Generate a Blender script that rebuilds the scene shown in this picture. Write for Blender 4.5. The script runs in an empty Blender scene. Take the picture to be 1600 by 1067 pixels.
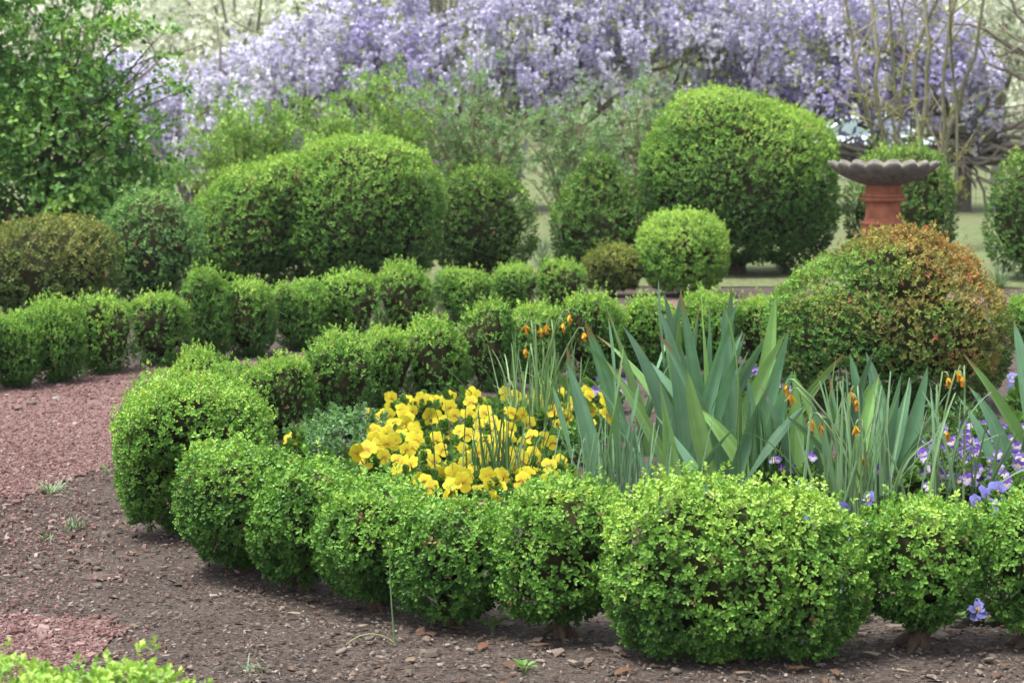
import bpy, bmesh, math
import numpy as np
from mathutils import Vector, Matrix
rng = np.random.default_rng(11)
R = math.radians

# ------------------------------------------------------------------ camera, sky, sun, exposure
scene = bpy.context.scene
COL = scene.collection
CAM_H, FPX, HORIZ = 1.35, 3400.0, 150.0          # eye height (m), focal length and horizon in photo pixels
PITCH = math.atan((533.5 - HORIZ) / FPX)
cd = bpy.data.cameras.new('camera'); cam = bpy.data.objects.new('camera', cd); COL.objects.link(cam)
cam.location = (0, 0, CAM_H); cam.rotation_euler = (math.pi / 2 - PITCH, 0, 0)
cd.sensor_width = 36; cd.lens = FPX * 36 / 1600; cd.clip_end = 2000; cd.clip_start = 0.1
cd.dof.use_dof = True; cd.dof.focus_distance = 6.1; cd.dof.aperture_fstop = 8.0
scene.camera = cam
SUN_EL, SUN_AZ = 70, -58                          # azimuth from +Y (view direction), negative = left
w = bpy.data.worlds.new('World'); scene.world = w; w.use_nodes = True
nt = w.node_tree; bg = nt.nodes['Background']
sky = nt.nodes.new('ShaderNodeTexSky'); sky.sky_type = 'NISHITA'; sky.sun_disc = False
sky.sun_elevation = R(SUN_EL); sky.sun_rotation = R(SUN_AZ); sky.dust_density = 4.0; sky.air_density = 1.0; sky.ozone_density = 0.6
hs = nt.nodes.new('ShaderNodeHueSaturation'); hs.inputs['Saturation'].default_value = 0.35   # thin even cloud
nt.links.new(sky.outputs[0], hs.inputs['Color']); nt.links.new(hs.outputs[0], bg.inputs[0])
bg.inputs[1].default_value = 0.105
sl = bpy.data.lights.new('sun', 'SUN'); sun = bpy.data.objects.new('sun', sl); COL.objects.link(sun)
sl.energy = 1.5; sl.angle = R(18); sl.color = (1, 0.96, 0.88)
sdir = Vector((math.sin(R(SUN_AZ)) * math.cos(R(SUN_EL)), math.cos(R(SUN_AZ)) * math.cos(R(SUN_EL)), math.sin(R(SUN_EL))))
sdir.y = -sdir.y                                  # the sun stands over the photographer's left shoulder
sky.sun_rotation = math.atan2(sdir.x, sdir.y)
sun.rotation_euler = sdir.to_track_quat('Z', 'Y').to_euler()
scene.view_settings.view_transform = 'Standard'; scene.view_settings.look = 'None'
scene.view_settings.exposure = 1.82; scene.view_settings.gamma = 1.0

# ------------------------------------------------------------------ helpers
cp, sp = math.cos(PITCH), math.sin(PITCH)
def ray(px, py):
    x = (px - 800) / FPX; y = -(py - 533.5) / FPX
    return np.array([x, cp + y * sp, -sp + y * cp])
def G(px, py, z=0.0):                             # the point of the level z under a photo pixel
    d = ray(px, py); t = (z - CAM_H) / d[2]
    return np.array([0, 0, CAM_H]) + t * d
def at(px, py, Y):
    d = ray(px, py); return np.array([0, 0, CAM_H]) + d * (Y / d[1])
def scl(p): return FPX / (p[1] * cp - (p[2] - CAM_H) * sp)   # photo pixels per metre at a point

def norm(v): return v / np.maximum(np.linalg.norm(v, axis=-1, keepdims=True), 1e-9)

class MB:
    def __init__(s): s.v = []; s.f = []; s.c = []; s.n = 0
    def add(s, v, f, c=(1, 1, 1)):
        v = np.asarray(v, float).reshape(-1, 3); f = np.asarray(f, int)
        s.v.append(v); s.f.append(f + s.n); s.n += len(v)
        c = np.asarray(c, float); s.c.append(np.broadcast_to(c, (len(v), 3)))
        return s
    def mesh(s, name, mat, smooth=False):
        m = bpy.data.meshes.new(name)
        v = np.concatenate(s.v); c = np.concatenate(s.c)
        loops = np.concatenate([f.ravel() for f in s.f])
        sizes = np.concatenate([np.full(len(f), f.shape[1]) for f in s.f])
        st = np.concatenate([[0], np.cumsum(sizes)[:-1]])
        m.vertices.add(len(v)); m.vertices.foreach_set('co', v.astype(np.float32).ravel())
        m.loops.add(len(loops)); m.loops.foreach_set('vertex_index', loops.astype(np.int32))
        m.polygons.add(len(sizes)); m.polygons.foreach_set('loop_start', st.astype(np.int32))
        a = m.color_attributes.new('Col', 'FLOAT_COLOR', 'POINT')
        a.data.foreach_set('color', np.concatenate([c, np.ones((len(c), 1))], 1).astype(np.float32).ravel())
        m.update(calc_edges=True)
        m.polygons.foreach_set('use_smooth', np.full(len(sizes), smooth))
        m.materials.append(mat); return m
    def build(s, name, mat, parent=None, loc=(0, 0, 0), smooth=False, kind=None):
        return ob(name, s.mesh(name, mat, smooth), parent, loc, kind)

def ob(name, mesh, parent=None, loc=(0, 0, 0), kind=None, rot=None):
    o = bpy.data.objects.new(name, mesh); COL.objects.link(o); o.parent = parent; o.location = loc
    if rot is not None: o.rotation_euler = rot
    if kind: o['kind'] = kind
    return o
def tag(o, label, cat, group=None):
    o['label'] = label; o['category'] = cat
    if group: o['group'] = group
    return o
def thing(name, label, cat, loc, group=None):
    return tag(ob(name, None, None, loc), label, cat, group)

def tube(pts, rad, n=6):
    pts = np.asarray(pts, float); k = len(pts); rad = np.broadcast_to(np.asarray(rad, float), (k,))
    t = norm(np.gradient(pts, axis=0)); ref = np.array([0.31, 0.2, 0.93]) if abs(t[0][2]) < .8 else np.array([1, .13, 0])
    a = norm(np.cross(t, ref)); b = np.cross(t, a); th = np.linspace(0, 2 * np.pi, n, endpoint=False)
    v = pts[:, None] + rad[:, None, None] * (a[:, None] * np.cos(th)[None, :, None] + b[:, None] * np.sin(th)[None, :, None])
    i = np.arange(k - 1)[:, None] * n; j = np.arange(n)[None]; j2 = (j + 1) % n
    f = np.stack([i + j, i + j2, i + n + j2, i + n + j], -1).reshape(-1, 4)
    return v.reshape(-1, 3), f
def curve(a, b, bend=(0, 0, 0), n=6, wob=0):
    a, b, bend = map(lambda q: np.asarray(q, float), (a, b, bend)); t = np.linspace(0, 1, n)[:, None]
    p = a + (b - a) * t + bend * 4 * t * (1 - t)
    if wob: p[1:-1] += rng.normal(0, wob, (n - 2, 3))
    return p
def noise3(p, freq, seed, octs=3):                # cheap smooth noise from rotated sines, about -1..1
    r = np.random.default_rng(seed); out = np.zeros(len(p)); amp = 1; tot = 0
    for o in range(octs):
        for _ in range(4):
            d = r.normal(0, 1, 3); d /= np.linalg.norm(d)
            out += amp * np.sin(p @ (d * freq * 2 ** o * r.uniform(.7, 1.3)) * 6.283 + r.uniform(0, 6.28))
        tot += amp * 2.2; amp *= .6
    return out / tot
def frames(axis, roll):
    z = norm(axis); ref = np.where(np.abs(z[:, 2:3]) < .9, np.array([[0, 0, 1.]]), np.array([[1., 0, 0]]))
    x = norm(np.cross(ref, z)); y = np.cross(z, x); c, s = np.cos(roll)[:, None], np.sin(roll)[:, None]
    return np.stack([x * c + y * s, y * c - x * s, z], -1)      # columns

# leaf templates: (leaves, verts, 3); hi = two folded quads, lo = one folded quad
def leaf_hi(L, W, cup=.15):
    return np.array([[0, 0, 0], [W * .42, L * .3, cup * W], [W * .45, L * .75, cup * W], [0, L, -.05 * L], [-W * .45, L * .75, cup * W], [-W * .42, L * .3, cup * W]])
def leaf_lo(L, W, cup=.2):
    return np.array([[0, 0, 0], [W * .5, L * .58, cup * W], [0, L, 0], [-W * .5, L * .58, cup * W]])
F_HI = np.array([[0, 1, 2, 3], [0, 3, 4, 5]]); F_LO = np.array([[0, 1, 2, 3]])
def rosette(L, W, whorls, hi, r, per=2, step=.32):
    out = []
    for k in range(whorls):
        for j in range(per):
            lf = (leaf_hi if hi else leaf_lo)(L * r.uniform(.8, 1.1) * (1 - .12 * k), W * r.uniform(.85, 1.1))
            el = R(12 + 60 * k / max(whorls - 1, 1) + r.normal(0, 9)); az = math.pi * 2 * j / per + k * math.pi / per + r.normal(0, .25)
            M = np.array(Matrix.Rotation(az, 3, 'Z') @ Matrix.Rotation(el, 3, 'X'))
            out.append(lf @ M.T + [0, 0, k * L * step])
    return np.array(out)
def scatter(mb, tmpl, hi, P, axis, size, colors, leafvar=.12, roll=None):
    """Place rosettes (chosen from tmpl) at P pointing along axis; colors per rosette."""
    n = len(P); pick = rng.integers(0, len(tmpl), n); roll = rng.uniform(0, 6.28, n) if roll is None else roll
    Fm = F_HI if hi else F_LO
    fr = frames(axis, roll) * size[:, None, None]
    for k, T in enumerate(tmpl):
        idx = np.nonzero(pick == k)[0]
        if not len(idx): continue
        V = np.einsum('nij,lvj->nlvi', fr[idx], T) + P[idx][:, None, None]
        nl, nv = T.shape[0], T.shape[1]; tot = len(idx) * nl
        base = (np.arange(tot) * nv)[:, None, None]
        c = colors[idx][:, None, :] * (1 + rng.normal(0, leafvar, (len(idx), nl, 1)))
        C = np.repeat(np.clip(c, .004, 1).reshape(-1, 3), nv, 0)
        mb.add(V.reshape(-1, 3), (Fm[None] + base).reshape(-1, 4), C)
ROS_HI = [rosette(.0135, .0085, 3, True, np.random.default_rng(k), step=.38) for k in range(8)]
ROS_IN = [rosette(.0145, .009, 3, False, np.random.default_rng(k), step=.38) for k in range(6)]
ROS_MID = [rosette(.0165, .010, 3, False, np.random.default_rng(k + 9), step=.4) for k in range(6)]
ROS_FAR = [rosette(.022, .0135, 3, False, np.random.default_rng(k + 19), step=.4) for k in range(6)]

# ------------------------------------------------------------------ materials
def mat(name): m = bpy.data.materials.new(name); m.use_nodes = True; return m, m.node_tree.nodes, m.node_tree.links
def attr_mat(name, rough=.5, trans=0.0, tint=(1, 1, 1), bump=0, bscale=60, spec=.5, var=0.0):
    m, N, L = mat(name); b = N['Principled BSDF']; b.inputs['Roughness'].default_value = rough
    b.inputs['Specular IOR Level'].default_value = spec
    a = N.new('ShaderNodeAttribute'); a.attribute_name = 'Col'; src = a.outputs['Color']
    if var:
        tc = N.new('ShaderNodeTexCoord'); n = N.new('ShaderNodeTexNoise'); n.inputs['Scale'].default_value = bscale; n.inputs['Detail'].default_value = 6
        L.new(tc.outputs['Object'], n.inputs['Vector']); rp = N.new('ShaderNodeMapRange'); rp.inputs[1].default_value = .25; rp.inputs[2].default_value = .75
        rp.inputs[3].default_value = 1 - var; rp.inputs[4].default_value = 1 + var; L.new(n.outputs[0], rp.inputs[0])
        mm = N.new('ShaderNodeVectorMath'); mm.operation = 'SCALE'; L.new(src, mm.inputs[0]); L.new(rp.outputs[0], mm.inputs['Scale']); src = mm.outputs[0]
        if bump:
            bp = N.new('ShaderNodeBump'); bp.inputs['Strength'].default_value = bump; bp.inputs['Distance'].default_value = .01
            L.new(n.outputs[0], bp.inputs['Height']); L.new(bp.outputs[0], b.inputs['Normal'])
    L.new(src, b.inputs['Base Color'])
    if trans:
        t = N.new('ShaderNodeBsdfTranslucent'); mx = N.new('ShaderNodeMixShader'); mx.inputs[0].default_value = trans
        g = N.new('ShaderNodeVectorMath'); g.operation = 'MULTIPLY'; g.inputs[1].default_value = tint
        L.new(src, g.inputs[0]); L.new(g.outputs[0], t.inputs[0])
        L.new(b.outputs[0], mx.inputs[1]); L.new(t.outputs[0], mx.inputs[2]); L.new(mx.outputs[0], N['Material Output'].inputs[0])
    return m
M_LEAF = attr_mat('boxwood_leaf', .5, .2, (1.25, 1.2, .6), spec=.35)
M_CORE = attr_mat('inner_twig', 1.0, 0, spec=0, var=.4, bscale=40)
M_SOFT = attr_mat('soft_leaf', .5, .35, (1.2, 1.2, .6))
M_BLADE = attr_mat('waxy_blade', .45, .22, (1.1, 1.2, .6), var=.12, bscale=18)
M_PETAL = attr_mat('petal', .6, .35, (1, 1, 1), spec=.2)
M_BARK = attr_mat('bark', .9, 0, bump=.6, bscale=55, spec=.15, var=.35)
M_CHIP = attr_mat('mulch_chip', .9, 0, spec=.15, var=.2, bscale=90)
M_TERRA = attr_mat('terracotta', .85, 0, bump=.35, bscale=22, spec=.2, var=.28)
M_STONE = attr_mat('weathered_stone', .9, 0, bump=.5, bscale=28, spec=.2, var=.4)
M_PAINT = attr_mat('car_paint', .25, 0)
M_DARK = attr_mat('dark_rubber', .7, 0)

def ground_mat(name, c1, c2, c3, sc, bump):
    m, N, L = mat(name); b = N['Principled BSDF']; b.inputs['Roughness'].default_value = .95; b.inputs['Specular IOR Level'].default_value = .15
    tc = N.new('ShaderNodeTexCoord')
    def nz(s, d=8, r=.65):
        n = N.new('ShaderNodeTexNoise'); n.inputs['Scale'].default_value = s; n.inputs['Detail'].default_value = d; n.inputs['Roughness'].default_value = r
        L.new(tc.outputs['Object'], n.inputs['Vector']); return n
    a, bb = nz(sc), nz(sc * .06, 4, .6)
    cr = N.new('ShaderNodeValToRGB'); e = cr.color_ramp.elements; e[0].position = .35; e[0].color = (*c1, 1); e[1].position = .68; e[1].color = (*c2, 1)
    L.new(a.outputs[0], cr.inputs[0])
    mr = N.new('ShaderNodeMapRange'); mr.inputs[1].default_value = .4; mr.inputs[2].default_value = .7; mr.inputs[4].default_value = .75; L.new(bb.outputs[0], mr.inputs[0])
    mx = N.new('ShaderNodeMix'); mx.data_type = 'RGBA'; L.new(mr.outputs[0], mx.inputs[0]); L.new(cr.outputs[0], mx.inputs[6]); mx.inputs[7].default_value = (*c3, 1)
    mu = N.new('ShaderNodeMix'); mu.data_type = 'RGBA'; mu.blend_type = 'OVERLAY'; mu.inputs[0].default_value = .6
    L.new(mx.outputs[2], mu.inputs[6]); L.new(a.outputs[0], mu.inputs[7]); L.new(mu.outputs[2], b.inputs['Base Color'])
    bp = N.new('ShaderNodeBump'); bp.inputs['Strength'].default_value = bump; bp.inputs['Distance'].default_value = .02
    L.new(a.outputs[0], bp.inputs['Height']); L.new(bp.outputs[0], b.inputs['Normal']); return m
M_SOIL = ground_mat('mulch_soil', (.045, .034, .029), (.115, .093, .082), (.11, .09, .081), 60, .9)
M_PATH = ground_mat('red_grit_path', (.125, .068, .062), (.235, .145, .137), (.165, .112, .104), 110, .6)
M_LAWN = ground_mat('dry_lawn', (.075, .11, .045), (.14, .165, .07), (.13, .13, .075), 12, .5)

# ------------------------------------------------------------------ ground, path, lawn
def terrain(x, y):
    t = np.clip((y - 28) / 40, 0, 1); z = -.75 * t * t * (3 - 2 * t)
    p = np.stack([x, y, 0 * x], -1).reshape(-1, 3); near = np.clip((30 - np.abs(y)) / 10, 0, 1)
    return z + (noise3(p, .55, 5, 3) * .012 * near.ravel()).reshape(x.shape)
def grid_sheet(name, xs, ys, m, dz=0, mask=None):
    X, Y = np.meshgrid(xs, ys); Z = terrain(X, Y) + dz; nx = len(xs)
    i = np.arange(len(ys) - 1)[:, None] * nx + np.arange(nx - 1)[None]
    f = np.stack([i, i + 1, i + nx + 1, i + nx], -1).reshape(-1, 4); V = np.stack([X, Y, Z], -1).reshape(-1, 3)
    if mask is not None:
        c = V[f].mean(1); f = f[mask(c[:, 0], c[:, 1])]; u, inv = np.unique(f, return_inverse=True); V = V[u]; f = inv.reshape(f.shape)
    mb = MB().add(V, f); return mb.build(name, m, smooth=True, kind='structure')
ys = np.concatenate([np.linspace(-6, 3, 8), np.arange(3.2, 16, .1), np.linspace(16, 30, 40), np.linspace(31, 80, 40), np.linspace(90, 900, 20)])
xs = np.concatenate([np.linspace(-600, -14, 20), np.linspace(-12, -5, 20), np.arange(-4.9, 4.9, .1), np.linspace(5, 12, 20), np.linspace(14, 600, 20)])
grid_sheet('ground', xs, ys, M_SOIL)
ylo = np.concatenate([np.linspace(15.4, 30, 34), np.linspace(31, 80, 40), np.linspace(90, 900, 20)])
grid_sheet('lawn', np.concatenate([np.linspace(-600, -14, 20), np.linspace(-12, 12, 60), np.linspace(14, 600, 20)]), ylo, M_LAWN, .006)
# the red grit path: an outer and inner edge drawn on the ground
PATH_A = [(-500, 655), (-200, 630), (0, 607), (110, 592), (230, 580), (330, 572), (420, 563), (560, 540), (700, 512), (850, 490), (1000, 476), (1150, 466), (1300, 462), (1500, 462), (1700, 470)]
PATH_B = [(-500, 1000), (-260, 860), (0, 800), (80, 760), (150, 730), (205, 700), (240, 640), (330, 606), (440, 588), (560, 560), (700, 530), (850, 505), (1000, 492), (1150, 484), (1300, 480), (1500, 480), (1700, 490)]
PATH_C = [(-600, 860), (-300, 930), (-60, 940), (10, 962), (60, 1000), (110, 1035), (140, 1080), (200, 1200), (300, 1400), (-600, 1400)]
def inside(poly):
    P = np.array(poly)[:, :2]
    def f(x, y):
        j = noise3(np.stack([x, y, 0 * x], -1).reshape(-1, 3), 1.4, 77, 5).reshape(np.shape(x)) * .16; x = x + j; y = y + j * 1.6
        c = np.zeros(np.shape(x), bool)
        for a, b in zip(P, np.roll(P, -1, 0)):
            if a[1] == b[1]: continue
            c ^= ((a[1] > y) != (b[1] > y)) & (x < (b[0] - a[0]) * (y - a[1]) / (b[1] - a[1]) + a[0])
        return c
    return f
polyAB = [G(*q) for q in PATH_A] + [G(*q) for q in PATH_B[::-1]]; polyC = [G(*q) for q in PATH_C]
inAB, inC = inside(polyAB), inside(polyC)
on_path = lambda x, y: inAB(x, y) | inC(x, y)
grid_sheet('path', np.arange(-6, 5, .025), np.arange(3.6, 16, .03), M_PATH, .006, on_path)

def chips(n, region, size, cols, seed, thick=.25, only=None, fade=None):
    r = np.random.default_rng(seed); px = r.uniform(region[0], region[2], n); py = r.uniform(region[1], region[3], n)
    if fade: k = r.random(n) < np.clip((fade - px) / fade, 0, 1) ** 1.5; px, py = px[k], py[k]
    P = np.array([G(a, b) for a, b in zip(px, py)])
    if only is not None: P = P[only(P[:, 0], P[:, 1])]
    n = len(P); P[:, 2] = terrain(P[:, 0], P[:, 1]) + .008
    L = size * np.exp(r.normal(0, .45, n)); W = L * r.uniform(.25, .8, n); H = np.minimum(L, W) * thick * r.uniform(.6, 1.6, n)
    box = np.array([[-1, -.8, -1], [.9, -1, -1], [1, .7, -1], [-.7, 1, -1], [-.8, -.6, 1], [.6, -.8, 1], [.8, .5, 1], [-.5, .8, 1]]) * .5
    V = box[None] * np.stack([L, W, H], -1)[:, None] * (1 + r.normal(0, .12, (n, 8, 1)))
    ax = norm(np.stack([r.normal(0, .22, n), r.normal(0, .22, n), np.ones(n)], -1)); fr = frames(ax, r.uniform(0, 6.28, n))
    V = np.einsum('nij,nvj->nvi', fr, V) + P[:, None]
    f = np.array([[4, 5, 6, 7], [0, 1, 5, 4], [1, 2, 6, 5], [2, 3, 7, 6], [3, 0, 4, 7]])
    c = np.array(cols)[r.integers(0, len(cols), n)] * r.uniform(.65, 1.3, (n, 1))
    return V.reshape(-1, 3), (f[None] + (np.arange(n) * 8)[:, None, None]).reshape(-1, 4), np.repeat(c, 8, 0)
MULCH = [(.075, .058, .048), (.1, .08, .067), (.05, .038, .031), (.14, .112, .094), (.085, .062, .052), (.22, .185, .16), (.11, .092, .08), (.11, .07, .05)]
mb = MB()
notpath = lambda x, y: ~on_path(x, y)
mb.add(*chips(9000, (-40, 720, 620, 1075), .0065, MULCH, 1, only=notpath))
mb.add(*chips(9000, (380, 860, 1640, 1075), .0075, MULCH, 2))
mb.add(*chips(4500, (-40, 560, 1640, 900), .015, MULCH, 3, only=notpath))
mb.add(*chips(2500, (-40, 680, 400, 1075), .009, MULCH, 4)); mb.add(*chips(260, (100, 780, 1640, 1075), .022, MULCH, 5, .16))
tag(mb.build('mulch', M_CHIP, kind='stuff'), 'brown bark mulch chips scattered over the bed soil', 'mulch')
PG = [(.18, .105, .1), (.145, .08, .075), (.24, .17, .16), (.11, .062, .056), (.2, .125, .117)]
mb = MB(); mb.add(*chips(16000, (-40, 570, 300, 800), .008, PG, 6, .6, on_path)); mb.add(*chips(2600, (-40, 940, 200, 1075), .009, PG, 7, .6, on_path))
mb.add(*chips(5500, (-40, 690, 300, 860), .008, PG, 8, .6, fade=300)); mb.add(*chips(3500, (-40, 860, 330, 1070), .007, PG, 9, .6, fade=330)); mb.add(*chips(1500, (-40, 565, 300, 620), .009, PG, 10, .6))
tag(mb.build('grit', M_CHIP, kind='stuff'), 'pinkish red grit spread over the garden path', 'grit')

# ------------------------------------------------------------------ boxwood
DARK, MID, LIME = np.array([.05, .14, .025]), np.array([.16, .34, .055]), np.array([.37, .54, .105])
def mixc(t, cols):
    cols = np.array(cols); t = np.clip(t, 0, 1) * (len(cols) - 1); i = np.minimum(t.astype(int), len(cols) - 2); u = (t - i)[:, None]
    return cols[i] * (1 - u) + cols[i + 1] * u
def bush_mesh(blobs, dens, tier, seed, pal=None, fresh=.5, lump=.055, zmin=.05, rsize=1.0, colfn=None, depth=.2, shoot=1.5, clump=9.0, pw=2.35, topw=.38):
    """Leaf rosettes over a union of ellipsoids, with uneven depth and small gaps; plus the twiggy inside."""
    r = np.random.default_rng(seed); B = np.array(blobs, float); T = {'hi': ROS_HI, 'mid': ROS_MID, 'far': ROS_FAR}[tier]
    PP, NN, TT, DD = [], [], [], []
    for k, b in enumerate(B):
        c, e = b[:3], b[3:]; area = 4 * np.pi * (((e[0] * e[1]) ** 1.6 + (e[0] * e[2]) ** 1.6 + (e[1] * e[2]) ** 1.6) / 3) ** (1 / 1.6)
        n = int(area * dens); d = norm(r.normal(0, 1, (n, 3))); d = np.sign(d) * np.abs(d) ** .88   # slightly boxy
        d = d / (np.abs(d) ** pw).sum(1, keepdims=True) ** (1 / pw)
        mean = e.mean(); nz = noise3(d * e + c, .55 / mean, seed + k, 2); fine = noise3(d * e + c, clump, seed + 50 + k, 2)
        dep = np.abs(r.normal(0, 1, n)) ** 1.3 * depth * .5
        sc = 1 + lump * nz - dep
        p = c + d * e * sc[:, None]; p += norm(d / e) * ((.010 * fine - .016 * (fine < -.5)) * 9 / clump)[:, None]; nn = norm(d / e + r.normal(0, .12 / mean, (n, 3)) * .3)
        sh = (r.random(n) < .10) & (d[:, 2] > -.1); p[sh] += (nn[sh] * .3 + [0, 0, .7]) * r.uniform(.01, .035, (sh.sum(), 1)) * shoot
        keep = (p[:, 2] > zmin) &  ((nn[:, 1] < .35) | (nn[:, 2] > .75) | (r.random(n) < .22))
        for j, b2 in enumerate(B):
            if j != k:
                q = (np.abs((p - b2[:3]) / b2[3:]) ** 2.2).sum(1); keep &= q > .86
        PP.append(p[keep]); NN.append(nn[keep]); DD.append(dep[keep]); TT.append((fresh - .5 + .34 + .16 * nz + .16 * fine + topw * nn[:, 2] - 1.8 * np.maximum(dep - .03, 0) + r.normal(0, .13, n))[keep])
    P, Nn, t, D = map(np.concatenate, (PP, NN, TT, DD)); n = len(P)
    ax = norm(Nn * .8 + np.array([0, 0, .55]) + r.normal(0, .33, (n, 3)))
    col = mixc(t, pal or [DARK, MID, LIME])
    if colfn: col = colfn(P, col, r)
    dead = r.random(n) < .006; col[dead] = np.array([.3, .22, .11]) * r.uniform(.6, 1.2, (dead.sum(), 1))
    mb = MB(); sz = rsize * r.uniform(.75, 1.2, n)
    if tier == 'hi':
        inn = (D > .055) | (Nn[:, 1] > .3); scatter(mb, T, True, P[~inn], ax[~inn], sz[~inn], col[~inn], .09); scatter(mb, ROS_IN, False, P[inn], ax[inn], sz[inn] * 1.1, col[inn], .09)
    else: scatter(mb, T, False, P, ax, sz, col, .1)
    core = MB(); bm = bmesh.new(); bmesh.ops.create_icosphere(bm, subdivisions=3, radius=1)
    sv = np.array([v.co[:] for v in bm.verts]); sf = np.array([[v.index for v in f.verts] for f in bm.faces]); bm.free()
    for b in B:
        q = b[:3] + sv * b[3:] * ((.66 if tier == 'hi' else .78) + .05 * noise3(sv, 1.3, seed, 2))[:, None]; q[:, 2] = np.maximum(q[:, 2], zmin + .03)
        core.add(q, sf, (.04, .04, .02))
    return mb.mesh('foliage', M_LEAF), core.mesh('inner_twigs', M_CORE)
def stem_mesh(h, rad, spread, seed, n=4):
    r = np.random.default_rng(seed); mb = MB(); c = np.array([.085, .06, .043])
    mb.add(*tube(curve((0, 0, -.03), (0.01, 0, h * .5), n=5), np.linspace(rad * 1.5, rad, 5), 8), c)
    for k in range(n):
        a = 6.28 * k / n + r.uniform(0, 1); e = (math.cos(a) * spread, math.sin(a) * spread, h * r.uniform(.9, 1.2))
        mb.add(*tube(curve((0.005, 0, h * .12 * k / n), e, (e[0] * -.15, e[1] * -.15, 0), 5), np.linspace(rad * .75, rad * .35, 5), 6), c * r.uniform(.8, 1.2))
    for k in range(3):
        a = r.uniform(0, 6.28); mb.add(*tube(curve((0, 0, .03), (math.cos(a) * rad * 3.4, math.sin(a) * rad * 3.4, -.015), (0, 0, .008), 4), [rad * .8, rad * .7, rad * .5, rad * .2], 6), c)
    return mb.mesh('stem', M_BARK, True)
def bush(label, px, base, blobs, tier, dens, seed, group=None, stem=(.14, .016, .08), name='boxwood_bush', **kw):
    """blobs in photo pixels relative to (px, base): (dx, dy toward the viewer as +depth px, height above base, rx, rdepth, rz)"""
    g = G(px, base); s = scl(g); bl = [[q / s for q in b] for b in blobs]
    t = thing(name, label, 'bush', g, group)
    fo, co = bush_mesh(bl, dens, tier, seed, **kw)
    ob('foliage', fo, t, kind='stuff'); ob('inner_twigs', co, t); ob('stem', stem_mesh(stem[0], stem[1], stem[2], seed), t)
    return t

FH = 'clipped boxwood bushes of the near hedge round the flower bed'
D1 = 7600
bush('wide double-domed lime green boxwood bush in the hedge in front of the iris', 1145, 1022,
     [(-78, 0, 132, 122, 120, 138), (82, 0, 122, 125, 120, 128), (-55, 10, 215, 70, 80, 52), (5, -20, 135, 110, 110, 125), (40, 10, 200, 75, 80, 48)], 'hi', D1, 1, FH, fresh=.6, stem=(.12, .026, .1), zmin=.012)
bush('lime boxwood bush on an exposed brown stem, between the double bush and hedge end', 1434, 1010,
     [(0, 0, 130, 90, 92, 94), (-35, 0, 150, 66, 72, 70), (40, -10, 150, 62, 70, 66)], 'hi', D1, 2, FH, fresh=.5, stem=(.13, .022, .07), zmin=.05)
bush('boxwood bush ending the near hedge beside the blue pansies', 1616, 1010,
     [(0, 0, 135, 82, 92, 105), (30, 0, 170, 72, 80, 65)], 'hi', D1, 3, FH, fresh=.5, stem=(.13, .022, .07), zmin=.04)
bush('round boxwood bush next to the double bush, stem base showing', 874, 992,
     [(0, 0, 132, 96, 98, 108), (20, -20, 165, 86, 82, 74), (-30, 10, 110, 76, 80, 84)], 'hi', D1, 4, FH, fresh=.5, zmin=.035)
bush('darker boxwood bush in front of the fine leaved clump among yellow pansies', 700, 972,
     [(0, 0, 96, 86, 88, 90), (15, -35, 118, 80, 72, 62)], 'hi', D1, 5, FH, fresh=.36, zmin=.03)
bush('boxwood bush in front of the yellow pansies, third along from the double bush', 585, 945,
     [(0, 0, 104, 84, 86, 94), (15, -50, 122, 88, 80, 66), (-30, 5, 100, 62, 66, 72)], 'hi', D1, 6, FH, fresh=.42, zmin=.03)
bush('boxwood bush with darker top, fourth along from the double bush', 474, 918,
     [(-5, 0, 106, 80, 84, 96), (20, -55, 132, 78, 76, 62)], 'hi', D1, 7, FH, fresh=.4, zmin=.03)
bush('boxwood bush at the hedge bend between the path corner and round bushes', 374, 892,
     [(0, 0, 98, 80, 82, 90), (-12, -50, 130, 76, 80, 80), (24, -90, 140, 66, 70, 68)], 'hi', D1, 8, FH, fresh=.46, rsize=.92, zmin=.02)
bush('tall bright lime boxwood mass at the hedge corner beside the path', 312, 838,
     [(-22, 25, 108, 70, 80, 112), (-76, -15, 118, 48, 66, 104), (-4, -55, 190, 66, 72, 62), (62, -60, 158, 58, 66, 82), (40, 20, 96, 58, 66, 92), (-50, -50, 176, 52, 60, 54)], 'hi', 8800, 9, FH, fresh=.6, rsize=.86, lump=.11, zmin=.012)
bush('lime boxwood bush rounding the far side of the hedge corner', 296, 766,
     [(-28, 0, 96, 72, 80, 88), (50, -10, 108, 66, 74, 70), (10, -50, 122, 58, 66, 56)], 'hi', 6000, 10, FH, fresh=.58, rsize=.86, lump=.11, zmin=.012)

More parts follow.
